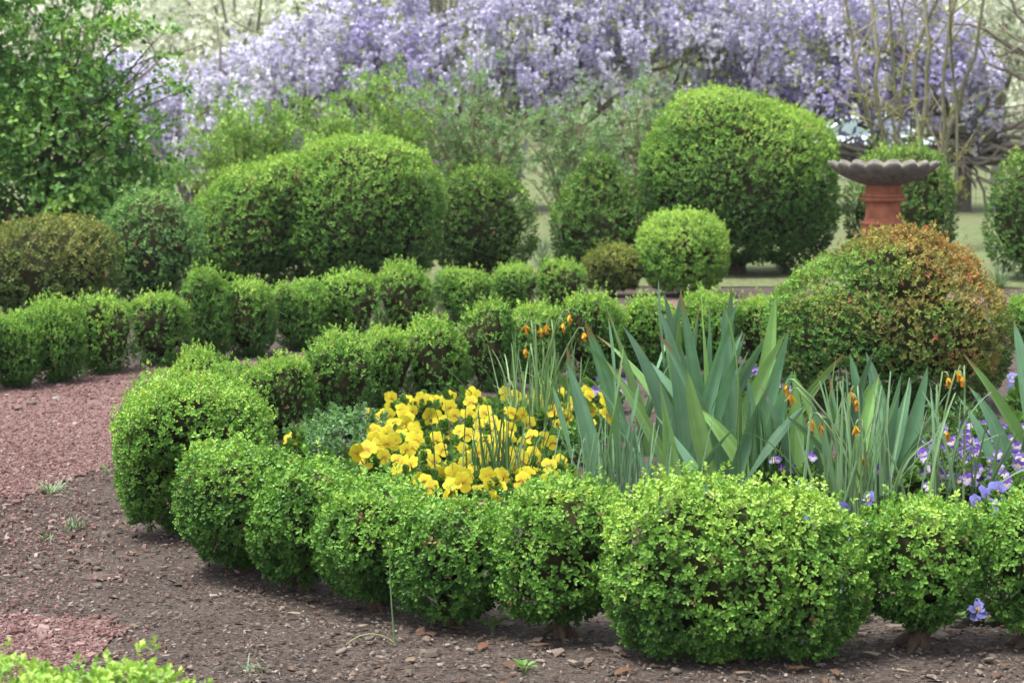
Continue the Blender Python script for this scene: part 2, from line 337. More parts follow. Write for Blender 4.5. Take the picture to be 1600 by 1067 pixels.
# shared medium bushes for the three far hedge rows, built at unit size (0.4 m tall) and copied
MIDV = []
for k in range(6):
    r = np.random.default_rng(100 + k)
    bl = [(0, 0, .195, .175, .175, .185), (-.06 + r.normal(0, .02), .02, .27 + r.uniform(-.02, .03), .115, .12, .115), (.075, -.03, .26 + r.uniform(-.02, .035), .11, .12, .12), (.01, .08, .25, .12, .11, .12)]
    fo, co = bush_mesh(bl, 6200, 'mid', 200 + k, fresh=[.40, .32, .44, .36, .40, .28][k], zmin=.012, pw=2.6, shoot=1.7, lump=.08, topw=.6)  # topw: lime new growth, plus top-lit contrast put into the leaf colour
    MIDV.append((fo, co, stem_mesh(.13, .016, .08, 300 + k)))
def hedge(items, group, lab, name='boxwood_bush', down=14, grow=6, wide=1.0):
    for k, (px, base, wpx, hpx, v) in enumerate(items):
        base += down
        g = G(px, base); s = scl(g); t = thing(name, lab[k], 'bush', g, group)
        sx = wpx * wide * rng.uniform(.9, 1.0) / s / .385; sz = (hpx + grow) * rng.uniform(.92, 1.1) / s / .445; t.rotation_euler.z = rng.uniform(0, 6.28)
        for nm, m in zip(('foliage', 'inner_twigs', 'stem'), MIDV[v]):
            o = ob(nm, m, t); o.scale = (sx, sx, sz)
            if nm == 'foliage': o['kind'] = 'stuff'
order = ['first', 'second', 'third', 'fourth', 'fifth', 'sixth', 'seventh', 'eighth', 'ninth', 'tenth', 'eleventh', 'twelfth', 'thirteenth']
far = [(318, 640, 96, 104, 2), (385, 655, 105, 112, 1), (445, 652, 96, 118, 3), (528, 632, 118, 120, 5), (600, 606, 92, 118, 0), (680, 598, 112, 126, 2), (762, 576, 98, 128, 5), (842, 560, 98, 118, 3), (925, 556, 98, 110, 0), (1012, 548, 105, 110, 2), (1108, 542, 95, 112, 4), (1196, 540, 90, 104, 0), (1296, 540, 95, 104, 1)]
hedge(far, 'clipped boxwood bushes along the far side of the flower bed',
      ['%s boxwood bush from the lime corner along the far bed hedge' % o for o in order], down=34, grow=24, wide=1.06)
back = [(-52, 600, 92, 128, 3), (22, 592, 100, 124, 1), (88, 584, 100, 132, 4), (165, 570, 102, 126, 2), (248, 558, 108, 116, 0), (325, 548, 84, 134, 5), (385, 542, 100, 120, 3), (465, 532, 98, 112, 1), (545, 522, 108, 120, 4), (632, 512, 100, 110, 2)]
hedge(back, 'boxwood bushes of the low hedge across the path',
      ['%s bush of the low hedge across the red path, counted from the leafy tree' % o for o in order[:10]])
right = [(722, 494, 84, 88, 0), (803, 478, 82, 84, 4), (880, 474, 78, 76, 2)]
hedge(right, 'small rounded boxwood bushes below the conical shrubs',
      ['rounded lime bush just past the gap in the low hedge', 'middle one of three rounded lime bushes past the hedge gap', 'rounded lime bush beside the small bronze bush'])
hedge([(1612, 530, 90, 92, 4)], None, ['lime boxwood bush behind the bronzed bush at the edge of the bed'])

# larger shrubs
D3 = 900
BRZ = [np.array(q) for q in [(.06, .10, .02), (.18, .23, .045), (.33, .36, .08)]]
bush('small bronze tinged boxwood ball next to the pale globe', 957, 462, [(0, 0, 40, 44, 44, 38)], 'mid', 6000, 31, pal=BRZ, fresh=.45)
bush('bright lime clipped boxwood globe on its own behind the bed', 1066, 462, [(0, 0, 68, 70, 70, 64), (8, 0, 62, 62, 64, 56)], 'mid', 6400, 32, fresh=.72, lump=.03)
OLV = [np.array(q) for q in [(.05, .10, .022), (.15, .2, .045), (.3, .29, .08)]]
bush('olive brown clipped boxwood bush under the leafy tree', 78, 500, [(0, 0, 82, 102, 90, 78), (50, 0, 90, 60, 60, 64), (-70, 0, 76, 80, 80, 70)], 'far', 2000, 33, pal=OLV, fresh=.45)
bush('loose grey green boxwood between the olive bush and the cloud-clipped mass', 240, 482, [(0, 0, 92, 80, 80, 88), (0, 0, 128, 58, 60, 54)], 'far', 1900, 34, fresh=.45, lump=.09, shoot=3.0,
     pal=[np.array(q) for q in [(.045, .125, .035), (.13, .28, .075), (.3, .48, .13)]])
bush('big cloud-clipped boxwood mass of merged domes behind the low hedge', 500, 458,
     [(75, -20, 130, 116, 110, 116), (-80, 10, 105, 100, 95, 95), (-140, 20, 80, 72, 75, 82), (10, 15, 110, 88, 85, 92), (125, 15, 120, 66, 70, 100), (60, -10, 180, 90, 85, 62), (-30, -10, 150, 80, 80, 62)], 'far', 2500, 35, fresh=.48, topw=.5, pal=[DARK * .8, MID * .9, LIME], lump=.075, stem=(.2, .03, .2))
bush('dark egg-shaped boxwood with yellow tips beside the cloud-clipped mass', 752, 440, [(0, 0, 82, 80, 78, 84), (-5, 0, 122, 62, 62, 54)], 'far', 2500, 36, fresh=.4, lump=.09, shoot=3.0, zmin=.02,
     pal=[DARK * .6, MID * .62, LIME * .95])
bush('pointed cone-shaped boxwood between the egg-shaped one and the huge dome', 936, 426, [(0, 0, 66, 76, 74, 70), (-4, 0, 110, 52, 52, 50), (-2, 0, 148, 28, 30, 34)], 'far', 2500, 37, fresh=.43, pal=[DARK * .65, MID * .68, LIME * .95], lump=.09, shoot=3.0, zmin=.02)
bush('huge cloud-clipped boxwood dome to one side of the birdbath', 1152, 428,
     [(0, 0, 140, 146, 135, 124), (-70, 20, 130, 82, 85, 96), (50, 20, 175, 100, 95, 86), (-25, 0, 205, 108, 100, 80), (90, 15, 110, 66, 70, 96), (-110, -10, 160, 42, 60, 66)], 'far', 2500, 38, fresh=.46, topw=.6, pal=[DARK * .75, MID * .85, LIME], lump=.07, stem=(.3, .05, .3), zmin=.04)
bush('dark boxwood bush standing behind the birdbath pedestal', 1405, 425, [(0, 0, 95, 88, 80, 92), (10, 0, 140, 62, 60, 54)], 'far', 1600, 39, fresh=.45, pal=[DARK * .65, MID * .68, LIME * .95], lump=.09, shoot=3.0)
bush('dark green boxwood at the edge of the lawn beyond the bronzed bush', 1612, 436, [(0, 0, 95, 74, 74, 96), (5, 0, 150, 46, 50, 44)], 'far', 1800, 40, fresh=.42, pal=[DARK * .65, MID * .68, LIME * .95], lump=.09, shoot=3.0)
def bronzing(P, col, r):
    q = noise3(P, 2.0, 8, 3) * .8 + (P[:, 2] - .5) * 2.6 + P[:, 0] * 2.0 + r.normal(0, .14, len(P)); t = np.clip(q * .8 + .25, 0, 1)[:, None]
    warm = np.array([.34, .19, .06]) * r.uniform(.5, 1.5, (len(P), 1)); c = col * (1 - .8 * t) + warm * .8 * t
    red = (r.random(len(P)) < .05 * t[:, 0]); c[red] = np.array([.5, .17, .1]); tip = r.random(len(P)) < .12; c[tip] = c[tip] * .4 + np.array([.3, .28, .08]) * .6
    return c
bush('orange bronzed boxwood bush in front of the birdbath', 1385, 634,
     [(0, 0, 120, 172, 150, 118), (15, 0, 190, 122, 112, 72), (20, 0, 222, 74, 80, 54), (-105, 10, 105, 84, 90, 92), (105, 10, 100, 88, 90, 98)], 'hi', 5200, 41, fresh=.26, lump=.1, depth=.25, stem=(.2, .03, .2), colfn=bronzing, zmin=.02, rsize=1.02)
bush('out of focus boxwood bush at the near corner of the red path', 80, 1420, [(-110, 0, 270, 170, 170, 110), (95, 0, 250, 150, 160, 115), (0, -20, 170, 230, 200, 150)], 'hi', 4200, 42, fresh=.68, zmin=.03, rsize=1.15)

# ------------------------------------------------------------------ birdbath
def lathe(prof, n=48):
    prof = np.array(prof, float); th = np.linspace(0, 2 * np.pi, n, endpoint=False)
    v = np.stack([prof[:, None, 0] * np.cos(th), prof[:, None, 0] * np.sin(th), np.broadcast_to(prof[:, 1:2], (len(prof), n))], -1)
    i = np.arange(len(prof) - 1)[:, None] * n; j = np.arange(n)[None]; j2 = (j + 1) % n
    return v.reshape(-1, 3), np.stack([i + j, i + j2, i + n + j2, i + n + j], -1).reshape(-1, 4)
g = G(1376, 520); s = scl(g)
bb = thing('birdbath', 'birdbath with scalloped grey stone bowl on a terracotta pedestal behind bronzed bush', 'birdbath', g)
zr = CAM_H - (262 - HORIZ) / s                     # rim level
u = 1 / s
ped = [(0, 0), (44 * u, 0), (44 * u, .05), (38 * u, .07), (34 * u, .12), (32 * u, zr - 100 * u), (33 * u, zr - 92 * u), (33 * u, zr - 84 * u), (30 * u, zr - 81 * u), (27.5 * u, zr - 77 * u), (26.5 * u, zr - 60 * u), (27.5 * u, zr - 50 * u),
       (31 * u, zr - 46 * u), (33 * u, zr - 42 * u), (31.5 * u, zr - 38 * u), (28 * u, zr - 37 * u), (28 * u, zr - 27 * u), (25 * u, zr - 18 * u), (0, zr - 18 * u)]
v, f = lathe(ped); MB().add(v, f, (.29, .105, .062)).build('pedestal', M_TERRA, bb)
for zz in (zr - 47 * u, zr - 84 * u): v, f = lathe([(27 * u, zz - 4 * u), (35 * u, zz - 2.5 * u), (36 * u, zz), (34 * u, zz + 2.2 * u), (27 * u, zz + 3 * u)]); MB().add(v, f, (.31, .115, .07)).build('moulding', M_TERRA, bb)
n, NF = 324, 18; prof = np.array([(20, -27), (36, -23), (52, -17), (65, -11), (75, -4), (81, 2), (84, 7), (83, 10), (79, 9), (72, 3), (60, -3), (40, -8), (0, -10)], float)
amp = np.array([0, .6, 1.6, 2.6, 3.4, 3.8, 4.0, 3.9, 3.6, 2.6, 1.4, .4, 0]); th = np.linspace(0, 2 * np.pi, n, endpoint=False); lob = np.abs(np.sin(NF * th / 2)) * 2 - 1.2
rr = prof[:, None, 0] + amp[:, None] * lob * .75; zz = prof[:, None, 1] + amp[:, None] * lob * np.linspace(.2, 1.2, len(prof))[:, None] * .95
v = np.stack([rr * np.cos(th), rr * np.sin(th), zz], -1).reshape(-1, 3) * u + [0, 0, zr]; i = np.arange(len(prof) - 1)[:, None] * n; j = np.arange(n)[None]; j2 = (j + 1) % n
MB().add(v, np.stack([i + j, i + j2, i + n + j2, i + n + j], -1).reshape(-1, 4), (.15, .14, .125)).build('bowl', M_STONE, bb, smooth=True)

# ------------------------------------------------------------------ blades: iris, daffodils, grasses
def blade(L, W, lean, az, droop=0.0, twist=0.0, n=9, kind='iris', fold=.25, seed=0, nw=3):
    """A leaf that rises from the origin, leans by `lean` towards az and nods by `droop` at the tip."""
    t = np.linspace(0, 1, n); ang = lean + droop * t ** 2; ds = L / (n - 1)
    h = np.concatenate([[0], np.cumsum(np.sin((ang[1:] + ang[:-1]) / 2)) * ds]); z = np.concatenate([[0], np.cumsum(np.cos((ang[1:] + ang[:-1]) / 2)) * ds])
    wd = W * (np.minimum(1, .62 + .75 * t) * np.clip(1 - t, 0, 1) ** .62 * 1.18 if kind == 'iris' else np.minimum(1, 1.15 - t * .25) * np.clip(1.02 - t, 0, 1) ** .25)
    d = np.array([math.cos(az), math.sin(az), 0]); pos = h[:, None] * d + z[:, None] * np.array([0, 0, 1])
    a2 = az + math.pi / 2 + twist; sd = np.array([math.cos(a2), math.sin(a2), 0]); nr = np.array([-math.sin(a2), math.cos(a2), 0])
    tw = twist * .6 * t; side = sd * np.cos(tw)[:, None] + nr * np.sin(tw)[:, None]; out = np.cross(side, np.array([0, 0, 1.]))
    us = np.linspace(-1, 1, nw); V = np.stack([pos + side * (wd * u_ / 2)[:, None] + out * (wd * fold * (1 - u_ * u_))[:, None] / 2 for u_ in us], 1).reshape(-1, 3)
    i = np.arange(n - 1)[:, None] * nw + np.arange(nw - 1)[None]; F = np.stack([i, i + 1, i + nw + 1, i + nw], -1).reshape(-1, 4)
    return V, F, t
def iris(label, fans, seed, group='bearded iris clumps in the bed'):
    r = np.random.default_rng(seed); c0 = G(*fans[0][:2]); t = thing('iris_clump', label, 'iris', c0, group)
    for (px, py, nl, hpx, az0, spread) in fans:
        g = G(px, py); s = scl(g); g = g - c0
        for k in range(nl):
            q = (k / max(nl - 1, 1) - .5) * 2 if nl > 1 else 0; lean = q * R(spread * 1.1) + r.normal(0, .07); az = R(az0) + r.normal(0, .3)
            if k in (0, nl - 1) and r.random() < .45: lean *= 1.35
            L = 1.05 * hpx / s * (1 - .22 * abs(q)) * r.uniform(.85, 1.06); W = r.uniform(.062, .092) * (1 if L > .35 else .7)
            V, F, tt = blade(L, W, lean, az, r.normal(0, .16) + .45 * lean, R(90) + r.normal(0, .5), 12, nw=9)
            base = np.array([.115, .235, .135]) if r.random() > .3 else np.array([.18, .33, .10]); base = base * r.uniform(.65, 1.3)
            c = base * (1 + .12 * np.repeat(tt, 9)[:, None]) * (1 + np.tile(r.normal(0, .10, 9), 12)[:, None]); tp = np.repeat(tt, 9)[:, None]
            if r.random() < .3: c = np.where(tp > r.uniform(.86, .96), np.array([.26, .17, .08]), c)
            off = g + np.array([q * .05 * math.cos(az), q * .05 * math.sin(az), -.01]) + r.normal(0, .012, 3) * [1, 1, 0]
            MB().add(V, F, c).build('leaf', M_BLADE, t, off, smooth=True)
iris('largest iris clump with tall grey green sword leaves in the middle of the bed',
     [(1075, 742, 6, 285, 5, 22), (935, 762, 4, 235, 0, 10), (965, 735, 3, 270, 20, 14), (1025, 712, 5, 285, 10, 22), (1110, 725, 5, 300, 10, 16), (1150, 742, 6, 285, -8, 24), (1180, 705, 4, 255, 10, 26), (1090, 690, 4, 265, 0, 26), (1130, 768, 4, 215, 0, 24), (985, 690, 4, 235, 10, 36), (1050, 770, 3, 170, 0, 30), (1195, 750, 4, 200, 0, 24), (1060, 700, 4, 270, 30, 18)], 5)
iris('iris clump behind withered daffodils, in front of the bronzed bush',
     [(1320, 782, 6, 240, 0, 15), (1290, 765, 5, 230, 8, 18), (1360, 775, 6, 235, 5, 20), (1395, 772, 4, 230, 0, 27), (1250, 770, 3, 205, 0, 14)], 6)
iris('iris clump rising between violas and blue pansies at the bed edge', [(1592, 748, 5, 215, 0, 20), (1640, 730, 5, 270, 0, 20)], 7)

def daff(label, px, py, n, hpx, wpx, seed, col=(.11, .21, .085), W=.008, arch=.7, lean=.2, blooms=(), stalks=0, group='daffodil clumps gone over', name='daffodil_clump'):
    """Narrow leaves, some kinked over; blooms are (px, py) of the withered orange flowers."""
    r = np.random.default_rng(seed); g = G(px, py); s = scl(g); t = thing(name, label, 'daffodil', g, group)
    for k in range(n):
        L = hpx / s * r.uniform(.65, 1.1); az = r.uniform(0, 6.28); le = abs(r.normal(0, lean)); dr = abs(r.normal(0, arch)) if r.random() < .5 else r.uniform(0, .15)
        V, F, tt = blade(L, W * r.uniform(.7, 1.25), le, az, dr, r.uniform(-1, 1), 10, 'strap', .5)
        c = np.array(col) * r.uniform(.75, 1.35); c = c * (1 + .25 * np.repeat(tt, 3)[:, None])
        o = np.array([r.normal(0, wpx / s * .28), r.normal(0, wpx / s * .22), -.008]); MB().add(V, F, c).build('leaf', M_BLADE, t, o, smooth=True)
    for k, (bx, by) in enumerate(blooms):
        Y = g[1] + r.uniform(-.06, .06); tip = at(bx, by, Y) - g; foot = np.array([r.normal(0, .03), r.normal(0, .03), -.01])
        side = 1 if tip[0] > foot[0] else -1; top = tip + np.array([-.02 * side, 0, .02])
        st = np.concatenate([curve(foot, top, ((tip[0] - foot[0]) * -.18, 0, .02), 8), [tip + [-.006 * side, 0, .018], tip + [0, 0, .004]]])
        so = MB().add(*tube(st, np.linspace(.0048, .003, 10), 5), (.17, .27, .11)).build('flower_stalk', M_BLADE, t, smooth=True)
        mb = MB(); ty = np.linspace(0, 1, 5)
        for q in range(6):                        # six crumpled petals hanging round a shrunken trumpet
            a = 1.05 * q + r.uniform(-.3, .3); V, F, tt = blade(r.uniform(.018, .036), .012, math.pi - r.uniform(.1, .9), a, r.normal(0, .8), r.uniform(-.5, .5), 5, 'iris', .6)
            mb.add(V, F, np.array([.62, .36, .03]) * r.uniform(.5, 1.25))
        mb.add(*tube([(0, 0, .002), (0, 0, -.012), (.002, 0, -.026), (.003, 0, -.034)], [.003, .005, .006, .0065], 7), (.5, .2, .02))
        mb.build('withered_flower', M_PETAL, so, tip)
    return t
daff('tall daffodil clump with withered orange heads behind the yellow pansies', 850, 700, 70, 175, 110, 1, blooms=[(845, 512), (822, 508), (821, 545), (854, 508), (890, 492), (880, 505), (913, 520)], col=(.15, .26, .1), lean=.16)
daff('dark fine leaved daffodil clump at the front of the yellow pansies', 775, 800, 70, 165, 120, 2, col=(.06, .12, .045), W=.0085, arch=.25, lean=.26)
daff('short blue green daffodil foliage between yellow pansies and the largest iris', 968, 800, 90, 150, 160, 3, col=(.11, .2, .115), W=.0085, arch=.3, lean=.2)
daff('sprawling daffodil clump with withered orange heads in front of the smaller iris', 1345, 822, 48, 225, 130, 4, col=(.15, .25, .13), W=.011, arch=.8, lean=.22, blooms=[(1229, 602), (1236, 616), (1330, 612), (1338, 625), (1268, 655), (1283, 662), (1337, 665), (1351, 715)])
daff('few arching daffodil leaves with orange and yellow heads between hedge and violas', 1475, 790, 8, 210, 60, 5, col=(.1, .18, .1), W=.013, arch=.9, lean=.3, blooms=[(1482, 590), (1497, 580), (1503, 588), (1480, 675)])
daff('arching daffodil leaves leaning over the blue pansies', 1530, 800, 12, 190, 60, 6, col=(.08, .15, .075), W=.012, arch=1.0, lean=.5)
daff('dark upright daffodil foliage between the two larger iris clumps', 1205, 765, 52, 135, 80, 8, col=(.045, .1, .03), W=.009, arch=.15, lean=.12)
daff('daffodil leaves bowing over the pansies beside the far hedge', 800, 680, 7, 190, 40, 9, col=(.12, .2, .09), W=.011, arch=1.3, lean=.5)

# grass tufts and stray blades on the open ground
def tuft(label, px, py, n, hpx, seed, lean=.8, col=(.17, .24, .12)):
    r = np.random.default_rng(seed); g = G(px, py); s = scl(g); t = thing('grass_tuft', label, 'grass', g, 'grass tufts on the open ground'); mb = MB()
    for k in range(n):
        V, F, tt = blade(hpx / s * r.uniform(.5, 1.2), .004, abs(r.normal(lean, .3)), r.uniform(0, 6.28), r.uniform(.1, .7), 0, 6, 'strap', .3)
        mb.add(V + [r.normal(0, .015), r.normal(0, .015), -.004], F, np.array(col) * r.uniform(.7, 1.3))
    mb.build('blades', M_BLADE, t, kind='stuff')
tuft('pale grass tuft where the red path meets the mulch', 82, 772, 70, 34, 1, 1.0)
tuft('spiky grass tuft on the mulch below the paler tuft', 118, 828, 40, 32, 2, .6, (.11, .18, .08))
tuft('sparse grass on the mulch beside the spiky tuft', 72, 845, 24, 26, 3, 1.1)
tuft('grey green grass tuft on bare soil near the out of focus bush', 395, 1052, 40, 34, 4, 1.0, (.13, .2, .11))
tuft('thin grass at the foot of the hedge corner', 170, 738, 36, 24, 5, 1.0)
tuft('weedy grass under the low hedge across the path', 130, 588, 60, 24, 6, .9)
tuft('small grass clump by the low hedge near the far bend', 215, 592, 40, 20, 7, .9)
tuft('grassy clump at the foot of the dark boxwood beyond the bronzed bush', 1562, 448, 110, 48, 8, .7, (.12, .2, .09))
tuft('grassy clump between the huge dome and the bronzed bush', 1228, 428, 110, 34, 9, .7, (.12, .19, .08))
tuft('grassy growth between the egg-shaped and cone-shaped boxwoods', 850, 418, 140, 55, 10, .6, (.13, .2, .1))
g = G(618, 1005); s = scl(g); t = thing('wild_onion', 'single thin upright green stalk in front of the near hedge', 'plant', g)
MB().add(*tube(curve((0, 0, -.01), (-8 / s, 0, 165 / s), (-.004, 0, 0), 8), np.linspace(.003, .0012, 8), 5), (.13, .22, .09)).build('stalk', M_BLADE, t, smooth=True)
MB().add(*tube(curve((0, 0, 0), (-.13, -.03, -.003), (0, 0, .03), 7), np.linspace(.0024, .001, 7), 5), (.3, .32, .16)).build('fallen_leaf', M_BLADE, t, smooth=True)
def weed(label, px, py, nl, lf, seed, name='weed_seedling'):
    r = np.random.default_rng(seed); g = G(px, py); t = thing(name, label, 'weed', g, 'seedling weeds below the near hedge')
    for k in range(nl):
        a = 6.28 * k / nl + r.normal(0, .3); L = lf * r.uniform(.7, 1.2); V = leaf_hi(L, L * .6, .2); M = np.array(Matrix.Rotation(a, 3, 'Z') @ Matrix.Rotation(R(r.uniform(5, 40)), 3, 'X'))
        V = V @ M.T + M @ np.array([0, L * .35, 0]) + [0, 0, .014]; MB().add(V, F_HI, np.array([.12, .24, .05]) * r.uniform(.8, 1.2)).build('leaf', M_SOFT, t)
        MB().add(*tube([(0, 0, -.006), tuple(V[0] * .6 + [0, 0, .002]), tuple(V[0])], .0016, 4), (.14, .22, .06)).build('leaf_stalk', M_SOFT, t)
weed('broad leaved seedling on the mulch below the round bush with stem showing', 820, 1052, 6, .03, 1)
weed('round leaved creeping weed at the foot of the darker hedge bush', 770, 985, 7, .03, 2)
weed('green seedling at the foot of the double bush', 1325, 985, 5, .035, 3)
weed('tiny seedling under the end of the near hedge', 1525, 975, 6, .028, 4)

# ------------------------------------------------------------------ pansies and violas
def petal_flower(kind, seed):
    r = np.random.default_rng(seed); mb = MB()
    spec = [(62, 1.0, .95, .004), (118, 1.0, .95, .0035), (10, .92, .85, .006), (170, .92, .85, .0055), (270, 1.02, 1.15, .009)]   # angle, length, width, layer
    for q, (a, L, W, z0) in enumerate(spec):
        a = R(a + r.normal(0, 5)); th = np.linspace(-1, 1, 8); pts = [(0, 0, z0 * .5)]; cols = []
        rings = [(.34, .5), (.75, .95), (1.0, .86)]
        for rr_, ww in rings:
            for u_ in th:
                x = u_ * .5 * W * ww; y = L * (rr_ - (.30 if rr_ > .5 else .08) * u_ * u_ * ww); zz = z0 + .06 * (rr_ - .5) * r.uniform(.2, 1.3) * (1 if q < 2 else .8) + .05 * (rr_ == 1) * math.sin(u_ * 9 + q) - .07 * rr_ * rr_
                pts.append((x, y, zz))
        V = np.array(pts); n = 8; F3 = np.array([[0, 1 + k, 2 + k] for k in range(n - 1)]); F4 = np.array([[1 + m * n + k, 1 + (m + 1) * n + k, 2 + (m + 1) * n + k, 2 + m * n + k] for m in range(2) for k in range(n - 1)])
        ring = np.concatenate([[0], np.repeat([1, 2, 3], n)])
        if kind == 'yellow': base = np.array([.55, .50, .024]) * r.uniform(.82, 1.1); C = np.array([[.22, .1, .01] if q > 1 else base * .8, base * ([.92, .72, 1] if q > 1 else [1, .9, 1]), base, base * [1.06, 1.1, 1.6]])[ring]
        elif kind == 'blue': base = np.array([.19, .2, .5]) * r.uniform(.85, 1.15); C = np.array([[.75, .5, .08] if q > 1 else base * .5, base * .45 if q > 1 else base * .9, base, base * 1.15])[ring]
        else:
            if q < 2: base = np.array([.12, .06, .32]) * r.uniform(.8, 1.3); C = np.array([base, base, base, base * 1.2])[ring]
            else: base = np.array([.33, .28, .5]) * r.uniform(.8, 1.25); C = np.array([[.85, .55, .05], [.5, .48, .5] if kind == 'viola' else base, base, base * .9])[ring]
        M = np.array(Matrix.Rotation(a - math.pi / 2, 3, 'Z')); V = (V @ M.T) * .5; off = V + r.normal(0, .006, V.shape) * (ring[:, None] > 1)
        mb.add(off, F3, C); mb.v[-1] = off; mb.f.append(F4 + mb.n - len(off))
    return mb.mesh('flower', M_PETAL, True)
FLW = {k: [petal_flower(k, 10 * i + len(k)) for i in range(5)] for k in ('yellow', 'blue', 'viola', 'purple')}
PL_LEAF = [rosette(.042, .026, 5, True, np.random.default_rng(k + 60), 3, .3) for k in range(4)]
LOW_LEAF = []
for k in range(4):
    r = np.random.default_rng(400 + k); mb = MB(); n = 16; P = np.stack([r.normal(0, .035, n), r.normal(0, .035, n), r.uniform(.01, .09, n)], -1)
    scatter(mb, PL_LEAF, True, P, norm(np.stack([P[:, 0] * 8, P[:, 1] * 8, np.full(n, 1.)], -1) + r.normal(0, .3, (n, 3))), r.uniform(.6, 1.1, n), np.array([.075, .16, .03]) * r.uniform(.6, 1.5, (n, 1)))
    for p in P[:8]: mb.add(*tube(curve((p[0] * .3, p[1] * .3, -.01), p, n=3), .0025, 4), (.1, .17, .05))
    LOW_LEAF.append(mb.mesh('foliage', M_SOFT))
def pansy(kind, name, label, cat, px, py, h, nf, spread, dia, group, seed):
    """px, py: where the flower heads show; h: their height above the soil."""
    r = np.random.default_rng(seed); g = G(px, py, h); g[2] = 0; t = thing(name, label, cat, g, group); t_rot = r.uniform(0, 6.28)
    o = ob('foliage', LOW_LEAF[seed % 4], t, kind='stuff'); o.scale = (1.1, 1.1, max(h / .12, .5)); o.rotation_euler.z = t_rot
    for k in range(nf):
        p = np.array([r.normal(0, spread), r.normal(0, spread), h + r.uniform(-.045, .03) * min(1, h / .15)])
        nv = norm(np.array([r.normal(0, .45), -1 + r.normal(0, .35), .55 + r.normal(0, .3)])); q = Vector(nv).to_track_quat('Z', 'Y')
        f = ob('flower', FLW[kind][r.integers(0, 5)], t, p); f.rotation_mode = 'QUATERNION'; f.rotation_quaternion = q @ Matrix.Rotation(r.normal(0, .3), 3, 'Z').to_quaternion(); sc = dia * r.uniform(.8, 1.12); f.scale = (sc, sc, sc)
        ft = MB().add(*tube(curve((p[0] * .35, p[1] * .35, 0), p - nv * .004, (0, .01, .01), 4), .0018, 4), (.12, .2, .05)); ft.build('flower_stalk', M_SOFT, t)
YG = 'yellow pansies massed in the middle of the bed'
ylw = [(638, 628), (676, 624), (598, 658), (640, 660), (690, 662), (765, 640), (800, 622), (850, 618), (893, 622), (622, 690), (668, 690), (735, 682), (785, 668), (840, 650), (895, 650), (602, 712), (650, 712), (700, 722), (750, 712), (800, 708), (850, 716), (872, 738), (712, 752), (768, 742), (828, 744), (610, 640), (575, 700), (590, 672), (905, 612), (920, 636), (870, 640), (735, 655), (820, 690), (760, 690), (690, 742), (740, 760), (800, 752), (860, 755), (640, 735)]
for k, (x, y) in enumerate(ylw):
    lab = ('yellow pansy plant next to the feathery grey green foliage' if x < 625 else 'yellow pansy plant growing through the tall daffodil clump with withered heads' if x > 780 and y < 660 else
           'yellow pansy plant at the back of the patch below the far bed hedge' if y < 650 else 'yellow pansy plant around the dark fine leaved daffodil clump' if x > 695 and y > 690 else
           'yellow pansy plant right behind the near hedge, away from the fine leaved clump' if y > 705 else 'yellow pansy plant in the thick of the yellow patch')
    pansy('yellow', 'yellow_pansy', lab, 'pansy', x, y, .13, 7, .06, .065, YG, 500 + k)
pansy('yellow', 'yellow_pansy', 'lone yellow pansy peeping between the hedge corner bushes', 'pansy', 456, 686, .16, 1, .004, .075, None, 541)
pansy('yellow', 'yellow_pansy', 'yellow pansy with three blooms beside the feathery grey green foliage', 'pansy', 564, 706, .15, 3, .022, .075, None, 542)
pansy('yellow', 'yellow_pansy', 'single tall yellow pansy bloom against the dark gap under the far hedge', 'pansy', 738, 616, .17, 1, .004, .085, None, 543)
VG = 'purple and white violas below the bronzed bush'
vio = [(1440, 712), (1478, 690), (1515, 702), (1555, 690), (1590, 672), (1540, 724), (1498, 738), (1452, 742), (1592, 722), (1520, 668), (1470, 725), (1588, 690), (1570, 742), (1450, 690), (1500, 715), (1530, 745), (1575, 712), (1465, 705), (1545, 668)]
for k, (x, y) in enumerate(vio):
    pansy('viola', 'viola', 'purple and white viola plant in the drift below the bronzed bush', 'viola', x, y, .085, 13, .065, .043, VG, 600 + k)
vio2 = [(1222, 640), (1232, 685), (1214, 612), (1238, 722), (1190, 592), (1165, 578), (1150, 604), (955, 602), (935, 600), (1215, 665)]
for k, (x, y) in enumerate(vio2):
    pansy('viola', 'viola', 'purple viola plant half hidden among the sword leaves of the largest iris', 'viola', x, y, .11, 7, .045, .044, 'violas among the iris leaves', 640 + k)
blu = [(1528, 786, .12, 4, 'blue pansy beside the end bush of the near hedge'), (1562, 776, .13, 3, 'violet blue pansy with orange eye touching the end bush'), (1257, 770, .1, 2, 'blue pansy behind the double bush top'), (1300, 802, .1, 3, 'pale blue pansy among the sprawling daffodil leaves'), (1334, 832, .1, 3, 'pale blue pansy in the gap beside the double bush'), (1322, 925, .05, 3, 'deep blue pansy low in the gap beside the double bush'), (1592, 602, .2, 3, 'tall lilac blue pansy near the edge of the bronzed bush'), (1546, 945, .05, 2, 'deep blue pansy low in the gap before the end bush'), (1390, 775, .1, 3, 'blue pansy behind the bush on an exposed stem')]
for k, (x, y, h, nf, lab) in enumerate(blu):
    pansy('blue', 'blue_pansy', lab, 'pansy', x, y, h, nf, .03, .062, 'blue pansies along the near hedge', 680 + k)

